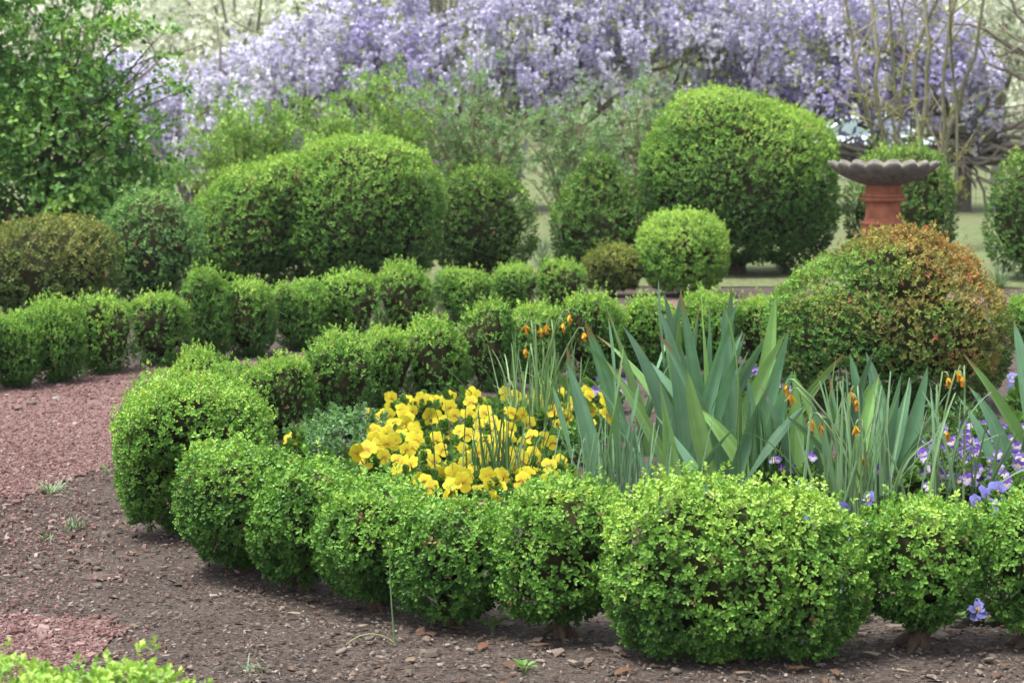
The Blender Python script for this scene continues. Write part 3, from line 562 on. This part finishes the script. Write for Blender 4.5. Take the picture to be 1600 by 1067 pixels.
# feathery and low green foliage inside the bed
def lowplant(name, label, px, py, hpx, wpx, n, leaf, cols, seed, cat='plant'):
    r = np.random.default_rng(seed); g = G(px, py); s = scl(g); t = thing(name, label, cat, g); mb = MB(); tm = [rosette(leaf, leaf * .4, 4, True, np.random.default_rng(seed + q), 3, .35) for q in range(4)]
    d = norm(r.normal(0, 1, (n, 3))); d[:, 2] = np.abs(d[:, 2]); P = d * r.uniform(.35, 1, (n, 1)) ** .5 * np.array([wpx / 2 / s, wpx / 2.4 / s, hpx / s]); P[:, 2] += .01
    scatter(mb, tm, True, P, norm(d + [0, 0, .5] + r.normal(0, .3, (n, 3))), r.uniform(.6, 1.2, n), np.array(cols) * r.uniform(.6, 1.4, (n, 1)))
    for p in P[::4]: mb.add(*tube(curve((p[0] * .2, p[1] * .2, -.01), p, n=4), np.linspace(.003, .0012, 4), 4), np.array(cols) * .9)
    mb.build('foliage', M_SOFT, t, kind='stuff')
lowplant('larkspur', 'feathery grey green larkspur foliage at the edge of the yellow pansies', 548, 728, 82, 170, 240, .03, (.15, .29, .13), 1)
lowplant('larkspur', 'smaller feathery foliage behind the hedge corner near the lone pansy', 490, 712, 50, 80, 90, .03, (.14, .27, .1), 2)
lowplant('green_weed', 'fresh green leafy plant between yellow pansies and blue green daffodil foliage', 885, 722, 50, 90, 80, .032, (.1, .22, .05), 3)
lowplant('green_weed', 'light green leafy plant between violas and the sprawling daffodils', 1475, 775, 55, 110, 80, .03, (.14, .24, .07), 4)
lowplant('green_weed', 'low leafy plant in the shade at the foot of the bronzed bush', 1500, 680, 45, 110, 70, .035, (.06, .14, .03), 5)

# stones and dead leaves lying on the mulch
bm = bmesh.new(); bmesh.ops.create_icosphere(bm, subdivisions=2, radius=1); iv = np.array([v.co[:] for v in bm.verts]); jf = np.array([[v.index for v in f.verts] for f in bm.faces]); bm.free()
PEB = [MB().add(iv * (1 + .18 * noise3(iv, .5, 30 + k, 2))[:, None] * [1, .7, .4], jf, [(.2, .165, .14), (.16, .125, .105), (.25, .215, .19), (.14, .12, .105)][k]).mesh('pebble', M_STONE, True) for k in range(4)]
for k, (x, y, d) in enumerate([(533, 1022, 18), (668, 1003, 16), (700, 1012, 12), (712, 1008, 10), (600, 1022, 8), (538, 1018, 9), (410, 1012, 9), (232, 965, 9), (735, 1020, 13), (578, 1002, 15), (760, 1045, 12), (1056, 1052, 17), (1545, 1035, 16), (50, 632, 14), (88, 625, 12), (262, 605, 14), (30, 640, 12), (136, 922, 8), (285, 850, 9)]):
    g = G(x, y); o = ob('pebble', PEB[k % 4], None, g + [0, 0, .008]); sc = d / scl(g) * .62; o.scale = (sc, sc, sc); o.rotation_euler = (rng.normal(0, .2), rng.normal(0, .2), rng.uniform(0, 6))
    tag(o, 'small pebble on the red path below the low hedge' if y < 700 else 'small pebble on the mulch in front of the near hedge' if x > 390 else 'small pebble on open ground between path and near hedge', 'pebble', 'pebbles on the ground')
DL = []
for k in range(4):
    V, F, tt = blade(.07, .035, R(88), 0, .3, .2, 7, 'iris', .5, k); DL.append(MB().add(V, F, [(.28, .2, .14), (.2, .1, .06), (.36, .29, .22), (.17, .1, .07)][k]).mesh('dead_leaf', M_SOFT, True))
for k, (x, y) in enumerate([(1375, 1030), (1475, 990), (1400, 1052), (830, 1015), (1040, 1030), (1230, 1050), (470, 965), (700, 985), (1385, 985), (1350, 965), (900, 1042), (1560, 1045), (640, 1040), (760, 1010), (560, 985), (1300, 1052), (1150, 1058), (985, 1050)]):
    g = G(x, y); o = ob('dead_leaf', DL[k % 4], None, g + [0, 0, .012]); o.rotation_euler.z = rng.uniform(0, 6.28); sc = rng.uniform(.5, 1); o.scale = (sc, sc, sc)
    tag(o, 'dry brown fallen leaf below the double bush or the stemmed bush' if x > 960 else 'dry brown fallen leaf below the round hedge bushes', 'dead leaf', 'fallen leaves on the mulch')

# ------------------------------------------------------------------ arbour with wisteria
AY = 25.5; AS = FPX / AY                          # arbour distance and photo scale there
RZ = at(800, 234, AY)[2]
ar = thing('arbor_fence', 'long low wooden rail fence with wire mesh carrying the wisteria', 'fence', (0, AY, 0))
WOOD = (.095, .08, .066)
for px in (920, 1150, 1265, 1507, 1720):
    x = at(px, 300, AY)[0]; h = RZ + .02
    MB().add(*tube([(x, 0, -.1), (x, 0, h * .5), (x + .01, 0, h)], [.085, .08, .075], 10), WOOD).build('post', M_BARK, ar)
xa, xb = at(880, 0, AY)[0], at(1760, 0, AY)[0]
for dz, dy, rad in ((0, .09, .07), (-.13, -.1, .05)):
    MB().add(*tube(curve((xa, dy, RZ + dz), (xb, dy, RZ + dz), (0, 0, -.02), 14, .012), rad, 8), WOOD).build('rail', M_BARK, ar)
mb = MB()
for x in np.arange(xa, xb, .11): mb.add(*tube([(x, .02, .02), (x, .02, RZ)], .0035, 3), (.3, .29, .27))
for z in np.arange(.05, RZ, .11): mb.add(*tube([(xa, .02, z), (xb, .02, z)], .0035, 3), (.3, .29, .27))
mb.build('wire_mesh', M_DARK, ar, kind='stuff')

def raceme(r, L, hi=26):
    t = np.sort(r.random(hi)); rad = .2 * L * (1 - .8 * t) ** .75 + .006; a = r.uniform(0, 6.28, hi)
    P = np.stack([np.cos(a) * rad, np.sin(a) * rad, -t * L], -1); return P, t, np.stack([np.cos(a), np.sin(a), np.full(hi, -.15)], -1)
FLOR = []
for k in range(4):
    r = np.random.default_rng(k + 700); FLOR.append(np.stack([leaf_lo(.04, .04, .25) @ np.array(Matrix.Rotation(a, 3, 'Z') @ Matrix.Rotation(R(r.uniform(20, 50)), 3, 'X')).T for a in (0, 2.2, 4.2)]))
TOP = np.array([(150, 70), (230, 92), (300, 98), (360, 70), (420, 42), (500, 5), (560, -60), (640, -60), (680, 30), (720, -60), (1000, -60), (1440, -60), (1500, 20), (1535, 75), (1600, 110), (1700, 100)])
BOT = np.array([(150, 160), (230, 225), (300, 250), (340, 215), (420, 190), (520, 170), (600, 160), (680, 185), (760, 180), (830, 185), (900, 120), (960, 110), (1040, 110), (1120, 135), (1220, 178), (1300, 190), (1400, 198), (1470, 160), (1530, 115), (1600, 160), (1700, 150)])
def wisteria(label, x0, x1, n, seed, deep):
    r = np.random.default_rng(seed); bx = (x0 + x1) / 2; g = np.array([at(bx, 300, AY)[0], AY + .15, 0]); t = thing('wisteria_vine', label, 'wisteria', g, 'wisteria vines along the arbor fence')
    mb = MB(); C = np.array([.13, .105, .09])
    tops = []
    for k in range(3): mb.add(*tube(curve((r.normal(0, .12), r.normal(0, .08), -.05), (r.normal(0, .3), 0, RZ + .15), (r.normal(0, .15), 0, 0), 8, .03), np.linspace(.055, .04, 8), 7), C)
    for k in range(13):                           # limbs running along and over the rail
        a = at(r.uniform(x0 - 40, x1 + 40), r.uniform(195, 240), AY) - g; a[1] = r.normal(0, .25); b = at(r.uniform(x0, x1), r.uniform(20, 190), AY) - g; b[1] = r.normal(0, .5)
        if r.random() < .6 and 1230 < 800 + (a[0] + g[0]) * AS < 1370: continue
        mb.add(*tube(curve(a, b, (r.normal(0, .35), r.normal(0, .2), r.uniform(-.1, .25)), 12, .03), np.linspace(r.uniform(.02, .042), .008, 12), 6), C * r.uniform(.7, 1.5))
    mb.build('trunk', M_BARK, t, smooth=True)
    mb = MB(); PP, AA, CC = [], [], []
    for k in range(n):
        px = r.uniform(x0 - 20, x1 + 20); tp, bt = np.interp(px, TOP[:, 0], TOP[:, 1]), np.interp(px, BOT[:, 0], BOT[:, 1]); u_ = r.random()
        low = r.random() < .17; py = tp + (bt - tp) * (u_ ** .9) * .86 - 8 + (r.uniform(0, 90) if low else 0)
        if noise3(np.array([[px / 90, py / 60, 0]]), .5, 4, 2)[0] < -.55: continue
        if 1265 < px < 1345 and py > 140: continue          # the opening through which the car shows
        p = at(px, py, AY) - g; p[1] = r.normal(.1, .55); L = r.uniform(.22, .46); P, tt, A = raceme(r, L); tone = np.clip(r.normal(.68 - .35 * u_ - deep + .28 * noise3(np.array([[px / 110, py / 70, 2]]), .5, 8, 2)[0], .16), 0, 1)  # sunlit tops paler, shaded lower blossom more violet, put into the colour
        c = np.array([.41, .36, .64]) * (1 - tone) + np.array([.84, .84, .90]) * tone; cc = c[None] * (1 - .25 * tt[:, None]) * r.uniform(.8, 1.2, (len(tt), 1))
        PP.append(P + p); AA.append(A); CC.append(cc)
    P, A, Cc = map(np.concatenate, (PP, AA, CC)); scatter(mb, FLOR, False, P, norm(A + r.normal(0, .4, A.shape)), r.uniform(.8, 1.3, len(P)), Cc)
    mb.build('blossom', M_PETAL, t, kind='stuff')
    m = int(n * 1.2); px = r.uniform(x0, x1, m); py = np.interp(px, TOP[:, 0], TOP[:, 1]) * .4 + np.interp(px, BOT[:, 0], BOT[:, 1]) * .6 + r.normal(0, 60, m); P = np.array([at(a, b, AY) - g for a, b in zip(px, py)]); P[:, 1] = r.normal(-.2, .5, m); mb = MB()
    keep = P[:, 2] > .6; P = P[keep]; m = len(P)
    scatter(mb, [rosette(.06, .024, 3, False, np.random.default_rng(q)) for q in range(3)], False, P, norm(r.normal(0, 1, (m, 3))), r.uniform(.5, 1.1, m), np.array([.2, .27, .05]) * r.uniform(.6, 1.3, (m, 1)))
    mb.build('young_leaves', M_SOFT, t, kind='stuff')
wl = ['pale lilac wisteria spilling out beside the leafy tree', 'lilac wisteria climbing above the yellow green shrub', 'wisteria above the red stemmed shrub', 'pale wisteria between the red stemmed shrub and the huge boxwood dome', 'deep violet wisteria above the huge boxwood dome', 'violet wisteria with bare twisted limbs behind the birdbath']
for k, (a, b) in enumerate([(190, 420), (420, 660), (660, 880), (880, 1100), (1100, 1310), (1310, 1530)]): wisteria(wl[k], a, b, [400, 540, 520, 500, 600, 560][k], 900 + k, [.02, -.02, -.02, 0, .08, .16][k])
t = thing('wisteria_vine', 'tangle of bare grey wisteria limbs over the fence post beyond the birdbath', 'wisteria', np.array([at(1560, 300, AY)[0], AY - .1, 0]), 'wisteria vines along the arbor fence'); mb = MB(); r = np.random.default_rng(3); g = np.array(t.location)
mb.add(*tube(curve((0, 0, -.05), (.05, 0, RZ + .1), (.1, 0, 0), 8, .02), .05, 7), (.2, .17, .14))
for k in range(34):
    x0 = r.uniform(1250, 1560); a = at(x0, r.uniform(195 if x0 > 1340 else 222, 245), AY) - g; a[1] = r.normal(0, .15); b = at(x0 + r.uniform(60, 260), r.uniform(165 if x0 > 1340 else 215, 245), AY) - g; b[1] = r.normal(0, .2)
    mb.add(*tube(curve(a, b, (0, 0, r.normal(.03, .14)), 10, .03), np.linspace(r.uniform(.014, .038), .01, 10), 6), np.array([.17, .15, .125]) * r.uniform(.6, 1.4))
for k in range(8):
    a = at(1480 + r.uniform(-15, 40), 232, AY) - g; b = at(1500 + r.uniform(-30, 90), r.uniform(270, 335), AY) - g; a[1] = b[1] = r.normal(0, .1); mb.add(*tube(curve(a, b, (r.normal(0, .1), 0, 0), 7, .02), .017, 5), (.17, .145, .12))
mb.build('trunk', M_BARK, t, smooth=True)

# ------------------------------------------------------------------ loose shrubs and small trees
def loose(name, label, cat, px, py, hpx, wpx, nst, nleaf, leaf, lcols, scol, seed, srad=.008, group=None, per=2, whorl=3, up=1.0, trunkpart='stems', leafn='foliage', twig=3):
    r = np.random.default_rng(seed); g = G(px, py); s = scl(g); t = thing(name, label, cat, g, group); mb = MB(); PP = []; AA = []
    for k in range(nst):
        a = r.uniform(0, 6.28); q = r.random() ** .5; H = hpx / s * r.uniform(.55, 1.05); tip = np.array([math.cos(a) * q * wpx / 2 / s, math.sin(a) * q * wpx / 2 / s, H * (1 - .25 * q * (2 - up))]); foot = np.array([math.cos(a) * .06, math.sin(a) * .06, -.03]) * (1 + srad * 20)
        c = curve(foot, tip, (-tip[0] * .12, -tip[1] * .12, H * .1), 9, .012); mb.add(*tube(c, np.linspace(srad, srad * .25, 9), 5), np.array(scol) * r.uniform(.7, 1.35)); PP.append(c[3:]); AA.append(np.gradient(c, axis=0)[3:])
        for w_ in range(twig):
            i = r.integers(3, 8); e = c[i] + norm(np.array([r.normal(), r.normal(), .5])) * hpx / s * r.uniform(.08, .2); cc = curve(c[i], e, (0, 0, .03), 5, .008); mb.add(*tube(cc, np.linspace(srad * .4, srad * .15, 5), 4), np.array(scol) * r.uniform(.8, 1.3)); PP.append(cc[1:]); AA.append(np.gradient(cc, axis=0)[1:])
    mb.build(trunkpart, M_BARK, t, smooth=True)
    P = np.concatenate(PP); A = np.concatenate(AA); i = r.integers(0, len(P), nleaf); P = P[i] + r.normal(0, leaf * .9, (nleaf, 3)); P[:, 2] = np.maximum(P[:, 2], .05)
    tm = [rosette(leaf, leaf * .5, whorl, False, np.random.default_rng(seed + q), per, .5) for q in range(4)]; mb = MB(); cl = np.array(lcols)[r.integers(0, len(lcols), nleaf)] * r.uniform(.65, 1.35, (nleaf, 1))
    scatter(mb, tm, False, P, norm(norm(A[i]) + r.normal(0, .6, (nleaf, 3)) + [0, 0, .3]), r.uniform(.6, 1.2, nleaf), cl); mb.build(leafn, M_SOFT, t, kind='stuff')
YGc = [(.21, .36, .075), (.28, .43, .1), (.15, .29, .07)]
loose('spirea', 'airy yellow green shrub behind the domes nearest the leafy tree', 'shrub', 385, 400, 280, 240, 44, 3000, .038, YGc, (.14, .12, .07), 1, group='airy shrubs in front of the wisteria')
loose('spirea', 'tall airy yellow green shrub rising behind the biggest merged domes', 'shrub', 575, 396, 330, 270, 46, 3400, .038, YGc, (.16, .14, .07), 2, group='airy shrubs in front of the wisteria')
GGc = [(.17, .29, .13), (.23, .36, .17), (.13, .24, .1)]
loose('barberry', 'grey green airy shrub with red stems above the egg-shaped boxwood', 'shrub', 745, 392, 315, 260, 50, 3200, .034, GGc, (.2, .1, .075), 3, srad=.007, group='airy shrubs in front of the wisteria')
loose('barberry', 'thin grey green shrub with arching bare twigs above the cone-shaped boxwood', 'shrub', 900, 386, 290, 270, 42, 2200, .034, GGc, (.18, .125, .09), 4, srad=.007, up=.4, group='airy shrubs in front of the wisteria')
loose('barberry', 'upright red stemmed shrub beside the huge boxwood dome', 'shrub', 1015, 384, 320, 160, 32, 1500, .032, GGc, (.22, .11, .085), 5, srad=.007, group='airy shrubs in front of the wisteria')
loose('young_sapling', 'low pale shrub with new leaves behind the birdbath bowl', 'shrub', 1440, 392, 165, 150, 16, 420, .032, [(.3, .32, .06), (.22, .28, .05)], (.2, .17, .12), 6, srad=.009)
# bare pale stems of a many-stemmed tree behind the birdbath
g = G(1400, 392); s = scl(g); t = thing('crape_myrtle', 'many-stemmed small tree with smooth pale greenish bare trunks behind the birdbath', 'tree', g); r = np.random.default_rng(12); tips = []; dirs = []
for (x0, pts) in [(-4, [(-2, 150), (-4, 240), (-14, 400), (-20, 560)]), (6, [(8, 150), (4, 250), (12, 400), (26, 560)]), (-12, [(-30, 170), (-70, 260), (-90, 400), (-85, 560)]), (30, [(40, 160), (44, 300), (36, 420), (50, 560)]), (60, [(66, 160), (62, 300), (90, 420), (120, 560)]), (-20, [(-20, 150), (-44, 280), (-34, 420), (-60, 560)]), (62, [(84, 160), (110, 280), (122, 420), (130, 560)]), (14, [(28, 170), (26, 290), (60, 420), (66, 560)]), (80, [(92, 150), (86, 260), (70, 380), (82, 540)])]:
    P = np.array([(x0, 0, -.05 * s)] + [(a, r.normal(0, 25), b) for a, b in pts]) / s; tt = np.linspace(0, 1, 14); d_ = np.linspace(0, 1, 5); P = np.stack([np.interp(tt, d_, P[:, q]) for q in range(3)], -1); P[1:-1] = (P[:-2] + 2 * P[1:-1] + P[2:]) / 4
    r0 = r.uniform(2.6, 5.5) / s; P[2:-1] += r.normal(0, .018, P[2:-1].shape); MB().add(*tube(P, np.linspace(r0, r0 * .45, 14), 8), np.array([.17, .165, .11]) * r.uniform(.8, 1.15)).build('trunk', M_BARK, t, smooth=True)
    for k in range(10): i = r.integers(3, 12); e = P[i] + np.array([r.normal(0, .3), r.normal(0, .2), r.uniform(.1, .45)]); tips.append(curve(P[i], e, (0, 0, .04), 6, .01))
mb = MB()
for c in tips: mb.add(*tube(c, np.linspace(.009, .003, 6), 5), (.25, .23, .14))
mb.build('twigs', M_BARK, t, smooth=True, kind='stuff'); P = np.concatenate(tips); P = P[r.integers(0, len(P), 420)] + r.normal(0, .03, (420, 3)); mb = MB()
scatter(mb, [rosette(.035, .017, 2, False, np.random.default_rng(q)) for q in range(3)], False, P, norm(r.normal(0, 1, P.shape)), r.uniform(.6, 1.2, len(P)), np.array([.28, .3, .06]) * r.uniform(.7, 1.2, (len(P), 1))); mb.build('crown', M_SOFT, t, kind='stuff')

# the leafy tree on the left: arching limbs, drooping sprays of toothed leaves
def leafy(label, base, blobs, n, leaf, cols, seed, nlimb=16, name='leafy_tree', matl=None, flat=False, group=None, limb=.03, bark=(.1, .085, .065), cat='tree', hole=-.25, freq=.9, stray=.15):
    r = np.random.default_rng(seed); t = thing(name, label, cat, base, group); B = np.array(blobs, float); mb = MB(); top = B[:, :3].mean(0)
    mb.add(*tube(curve((0, 0, -.1), (top[0] * .3, top[1] * .3, top[2] * .8), (.05, 0, 0), 8, .02), np.linspace(limb * 2.2, limb, 8), 9), bark)
    for k in range(nlimb):
        b = B[r.integers(0, len(B))]; e = b[:3] + norm(r.normal(0, 1, 3)) * b[3:] * .85; f0 = np.array([r.normal(0, limb), r.normal(0, limb), max(.05, min(e[2], top[2]) * r.uniform(.1, .55))])
        c = curve(f0, e, (0, 0, abs(e[2]) * .12), 10, limb * .5); mb.add(*tube(c, np.linspace(limb * .8, limb * .12, 10), 6), np.array(bark) * r.uniform(.7, 1.3))
        for w_ in range(3): i = r.integers(4, 9); e2 = c[i] + r.normal(0, 1, 3) * b[3:] * .25; mb.add(*tube(curve(c[i], e2, n=5, wob=limb * .3), np.linspace(limb * .25, limb * .08, 5), 4), np.array(bark) * r.uniform(.7, 1.3))
    mb.build('trunk', M_BARK, t, smooth=True)
    vol = B[:, 3] * B[:, 4] * B[:, 5]; PP, AA, ii = [], [], r.choice(len(B), n, p=vol / vol.sum()); d = norm(r.normal(0, 1, (n, 3))); rad = r.uniform(0, 1, n) ** .32 * (1 + stray * np.abs(r.normal(0, 1, n)) * (r.random(n) < .25))
    P = B[ii, :3] + d * B[ii, 3:] * rad[:, None]; nz = noise3(P, freq, seed + 3, 3); keep = (nz > hole) & (P[:, 2] > .05); P, d, nz = P[keep], d[keep], nz[keep]; m = len(P)
    c = mixc(np.clip(.5 + .5 * nz + r.normal(0, .25, m), 0, 1), cols); mb = MB()
    tm = [rosette(leaf, leaf * (.72 if not flat else .8), 2 if not flat else 1, not flat, np.random.default_rng(seed + q), 2 if not flat else 4, .5) for q in range(4)]
    ax = norm(d * .5 + [0, -.15, .5] + r.normal(0, .5, (m, 3))); scatter(mb, tm, not flat, P, ax, r.uniform(.6, 1.25, m), c, .18); mb.build('crown', matl or M_SOFT, t, kind='stuff'); return t
s = FPX / 16.; g = np.array([(60 - 800) / s, 16., 0])
b = lambda *q: [v_ / s for v_ in q]
leafy('dense leafy green tree with arching limbs beside the wisteria', g,
      [b(30, 0, 190, 150, 130, 130), b(-130, 0, 260, 170, 150, 200), b(20, 0, 300, 130, 110, 70), b(150, 10, 110, 66, 70, 80), b(40, -10, 385, 120, 100, 32), b(150, 0, 392, 90, 60, 13), b(-90, 0, 480, 170, 130, 70), b(190, 0, 345, 50, 50, 10), b(160, -20, 210, 48, 60, 55), b(120, 0, 260, 60, 60, 40), b(90, 0, 440, 80, 60, 20), b(60, 0, 90, 140, 110, 80), b(215, 0, 300, 50, 50, 12), b(200, 0, 165, 46, 50, 26), b(120, 0, 330, 80, 60, 14)],
      11500, .047, [(.045, .13, .035), (.11, .265, .06), (.25, .43, .095)], 21, 34, limb=.022, hole=-.28, freq=1.6, stray=.35)
g = G(-70, 470)
leafy('bright leafed shrub crowding in beneath the leafy tree', g, [(-.1, 0, .55, .42, .4, .5), (-.05, 0, .95, .34, .3, .25)], 900, .045, [(.04, .11, .025), (.085, .2, .04), (.15, .28, .06)], 22, 10, name='leafy_shrub', cat='shrub', limb=.015)

# white dogwoods and the far wood
WH = [(.5, .56, .4), (.7, .74, .6), (.85, .86, .78)]
def dogwood(label, px, Y, s_, seed, n=6000):
    x = at(px, 100, Y)[0]; z0 = float(terrain(np.array([x]), np.array([Y]))[0]); r = np.random.default_rng(seed)
    bl = [(r.normal(0, 1.1) * s_, r.normal(0, .8) * s_, (2.4 + r.uniform(-1.2, 2.2)) * s_, r.uniform(1, 1.7) * s_, r.uniform(.9, 1.3) * s_, r.uniform(.35, .7) * s_) for _ in range(10)]
    leafy(label, (x, Y, z0), bl, n, .075, WH, seed, 22, 'dogwood_tree', M_PETAL, True, 'white dogwoods beyond the wisteria', .05, (.2, .18, .16), hole=-.3, freq=.5)
dogwood('white flowering dogwood showing between the leafy tree and the wisteria', 380, 36, 1.15, 51, 9000)
dogwood('white flowering dogwood behind the leafy tree', 120, 42, 1.15, 52)
dogwood('white flowering dogwood at the end of the violet wisteria', 1560, 37, 1.1, 53, 8000)
dogwood('distant white dogwood glimpsed over the middle of the wisteria', 700, 50, 1.3, 54)
dogwood('distant white dogwood glimpsed over the violet wisteria', 1230, 52, 1.3, 55)
# grey limb of the nearest dogwood reaching in at the upper right
g = G(1690, 388); s = scl(g); t = thing('bare_tree', 'tree with spreading grey limbs and few buds by the lawn', 'tree', g); r = np.random.default_rng(8); mb = MB(); br = []
mb.add(*tube(curve((0, 0, -.05), (-.1, 0, 400 / s), (.05, 0, 0), 8, .01), np.linspace(.09, .06, 8), 8), (.22, .2, .17))
for (z0, ex, ez) in [(210, -190, 420), (250, -150, 300), (230, -230, 350), (260, -200, 480), (280, -120, 520), (200, -110, 330), (190, -170, 285)]:
    c = curve((-.03, 0, z0 / s), (ex / s, r.normal(0, .2), ez / s), (0, 0, .12), 11, .02); mb.add(*tube(c, np.linspace(.032, .008, 11), 6), np.array([.24, .215, .18]) * r.uniform(.8, 1.1))
    for k in range(9): i = r.integers(3, 11); e = c[i] + np.array([-abs(r.normal(.1, .15)), r.normal(0, .15), r.normal(.12, .16)]); cc = curve(c[i], e, n=5, wob=.012); br.append(cc); mb.add(*tube(cc, np.linspace(.008, .003, 5), 4), (.24, .21, .17))
mb.build('trunk', M_BARK, t, smooth=True); P = np.concatenate(br); P = P[r.integers(0, len(P), 240)] + r.normal(0, .02, (240, 3)); mb = MB()
scatter(mb, [rosette(.03, .018, 2, False, np.random.default_rng(q)) for q in range(3)], False, P, norm(r.normal(0, 1, P.shape)), r.uniform(.6, 1.2, len(P)), np.array([.36, .38, .16]) * r.uniform(.7, 1.2, (len(P), 1))); mb.build('crown', M_SOFT, t, kind='stuff')
r = np.random.default_rng(77); mb = MB(); wd = MB()
for k in range(70):
    x = r.uniform(-34, 34); Y = r.uniform(78, 120); h = r.uniform(6, 13); z0 = -.75; wd.add(*tube(curve((x, Y, z0 - .2), (x + r.normal(0, .4), Y, z0 + h), n=5, wob=.1), np.linspace(r.uniform(.15, .35), .08, 5), 7), np.array([.2, .19, .17]) * r.uniform(.7, 1.2))
    n = 300; c0 = np.array([x, Y, z0 + h * .55]); P = c0 + norm(r.normal(0, 1, (n, 3))) * np.array([2.6, 2, h * .5]) * r.uniform(.2, 1, (n, 1)) ** .4; P = P[P[:, 2] > z0 + .3]; n = len(P)
    scatter(mb, [rosette(.3, .24, 2, False, np.random.default_rng(q)) for q in range(2)], False, P, norm(r.normal(0, 1, P.shape)), r.uniform(.6, 1.3, n), np.array([(.13, .17, .08), (.2, .23, .13), (.3, .31, .22), (.1, .13, .075)][k % 4]) * r.uniform(.7, 1.3, (n, 1)))
fw = thing('far_wood', 'pale spring woodland beyond the lawn behind the wisteria', 'woodland', (0, 78, -.75)); fw['kind'] = 'stuff'
o = wd.build('trunks', M_BARK, fw, (0, -78, .75), True, 'stuff'); o = mb.build('leaves', M_SOFT, fw, (0, -78, .75), False, 'stuff')

# ------------------------------------------------------------------ parked car beyond the fence
Yc = 60.; xc = at(1330, 200, Yc)[0]; zc = float(terrain(np.array([xc]), np.array([Yc]))[0])
car = thing('parked_car', 'pale blue white car parked on the lawn beyond the fence', 'car', (xc, Yc, zc))
sec = [(-2.2, .35, .62, .62, .72), (-2.1, .28, .80, .74, .80), (-1.3, .25, .92, .84, .86), (-.75, .25, .95, .86, .87), (.9, .25, .96, .86, .87), (1.75, .25, .98, .84, .86), (2.15, .3, .9, .74, .8), (2.22, .4, .7, .66, .72)]
V = []
for (x, zb, zt, wb, wt) in sec:
    for (yy, zz) in [(-wb + .06, zb), (-wb, zb + .12), (-wt, (zb + zt) / 2 + .05), (-wt + .04, zt - .06), (-wt + .18, zt), (wt - .18, zt), (wt - .04, zt - .06), (wt, (zb + zt) / 2 + .05), (wb, zb + .12), (wb - .06, zb)]: V.append((x, yy, zz))
n = 10; F = np.array([[i * n + j, i * n + (j + 1) % n, (i + 1) * n + (j + 1) % n, (i + 1) * n + j] for i in range(len(sec) - 1) for j in range(n)])
m_ = MB().add(V, F, (.62, .74, .76)); m_.f.append(np.array([list(range(n)), list(range((len(sec) - 1) * n, len(sec) * n))[::-1]])); body = m_.build('body', M_PAINT, car, smooth=True)
gl, Ng, Lg = mat('car_glass'); Ng['Principled BSDF'].inputs['Base Color'].default_value = (.2, .27, .28, 1); Ng['Principled BSDF'].inputs['Roughness'].default_value = .05  # pale base colour stands in for sky reflected in the glass
cab = np.array([(-1.0, .74, .93), (-.25, .6, 1.42), (1.0, .6, 1.44), (1.75, .72, .95)]); Vc = np.array([(x, sgn * y, z) for sgn in (-1, 1) for x, y, z in cab])
MB().add(Vc, [[0, 1, 5, 4], [2, 3, 7, 6], [0, 3, 2, 1], [4, 5, 6, 7]], (.1, .1, .1)).build('windows', gl, car)
MB().add(np.array([(-.3, -.62, 1.41), (-.3, .62, 1.41), (1.05, .62, 1.43), (1.05, -.62, 1.43), (-.2, -.55, 1.47), (-.2, .55, 1.47), (.95, .55, 1.485), (.95, -.55, 1.485)]), [[4, 7, 6, 5], [0, 1, 2, 3], [0, 4, 5, 1], [1, 5, 6, 2], [2, 6, 7, 3], [3, 7, 4, 0]], (.62, .74, .76)).build('roof', M_PAINT, car)
for sg in (-1, 1):
    for a, b_ in ((0, 1), (3, 2), (None, None)):
        p, q = (cab[a], cab[b_]) if a is not None else (np.array([.4, .735, .93]), np.array([.4, .61, 1.43]))
        MB().add(*tube([(p[0], sg * p[1], p[2]), (q[0], sg * q[1], q[2])], .045, 6), (.62, .74, .76)).build('pillar', M_PAINT, car)
    for x in (-1.35, 1.35):
        wv, wf = tube([(x, sg * .66, .32), (x, sg * .68, .32), (x, sg * .86, .32), (x, sg * .88, .32)], [.22, .32, .32, .22], 20); wh = MB().add(wv, wf, (.02, .02, .02)).build('wheel', M_DARK, car, smooth=True)
        rv, rf = tube([(x, sg * .84, .32), (x, sg * .885, .32), (x, sg * .89, .32)], [.2, .2, .02], 16); MB().add(rv, rf, (.45, .45, .46)).build('rim', M_PAINT, wh, smooth=True)
    for x, c in ((-2.17, (.8, .8, .78)), (2.2, (.4, .02, .02))): MB().add(iv * [.06, .16, .08] + [x, sg * .55, .68], jf, c).build('headlight' if x < 0 else 'tail_light', M_PAINT, car, smooth=True)

# ------------------------------------------------------------------ damp spring air over the garden
hm = bpy.data.materials.new('haze_air'); hm.use_nodes = True; N = hm.node_tree.nodes; N.remove(N['Principled BSDF'])
pv = N.new('ShaderNodeVolumePrincipled'); pv.inputs['Color'].default_value = (.93, .95, 1, 1); pv.inputs['Density'].default_value = .0005; pv.inputs['Anisotropy'].default_value = .2
hm.node_tree.links.new(pv.outputs[0], N['Material Output'].inputs['Volume'])
x0, x1, y0, y1, z0, z1 = -700, 700, -20, 950, -2.2, 15
bv = [(x, y, z) for z in (z0, z1) for y in (y0, y1) for x in (x0, x1)]
tag(MB().add(bv, [[0, 2, 3, 1], [4, 5, 7, 6], [0, 1, 5, 4], [2, 6, 7, 3], [0, 4, 6, 2], [1, 3, 7, 5]]).build('haze', hm, kind='stuff'), 'thin pale haze hanging over the garden', 'haze')
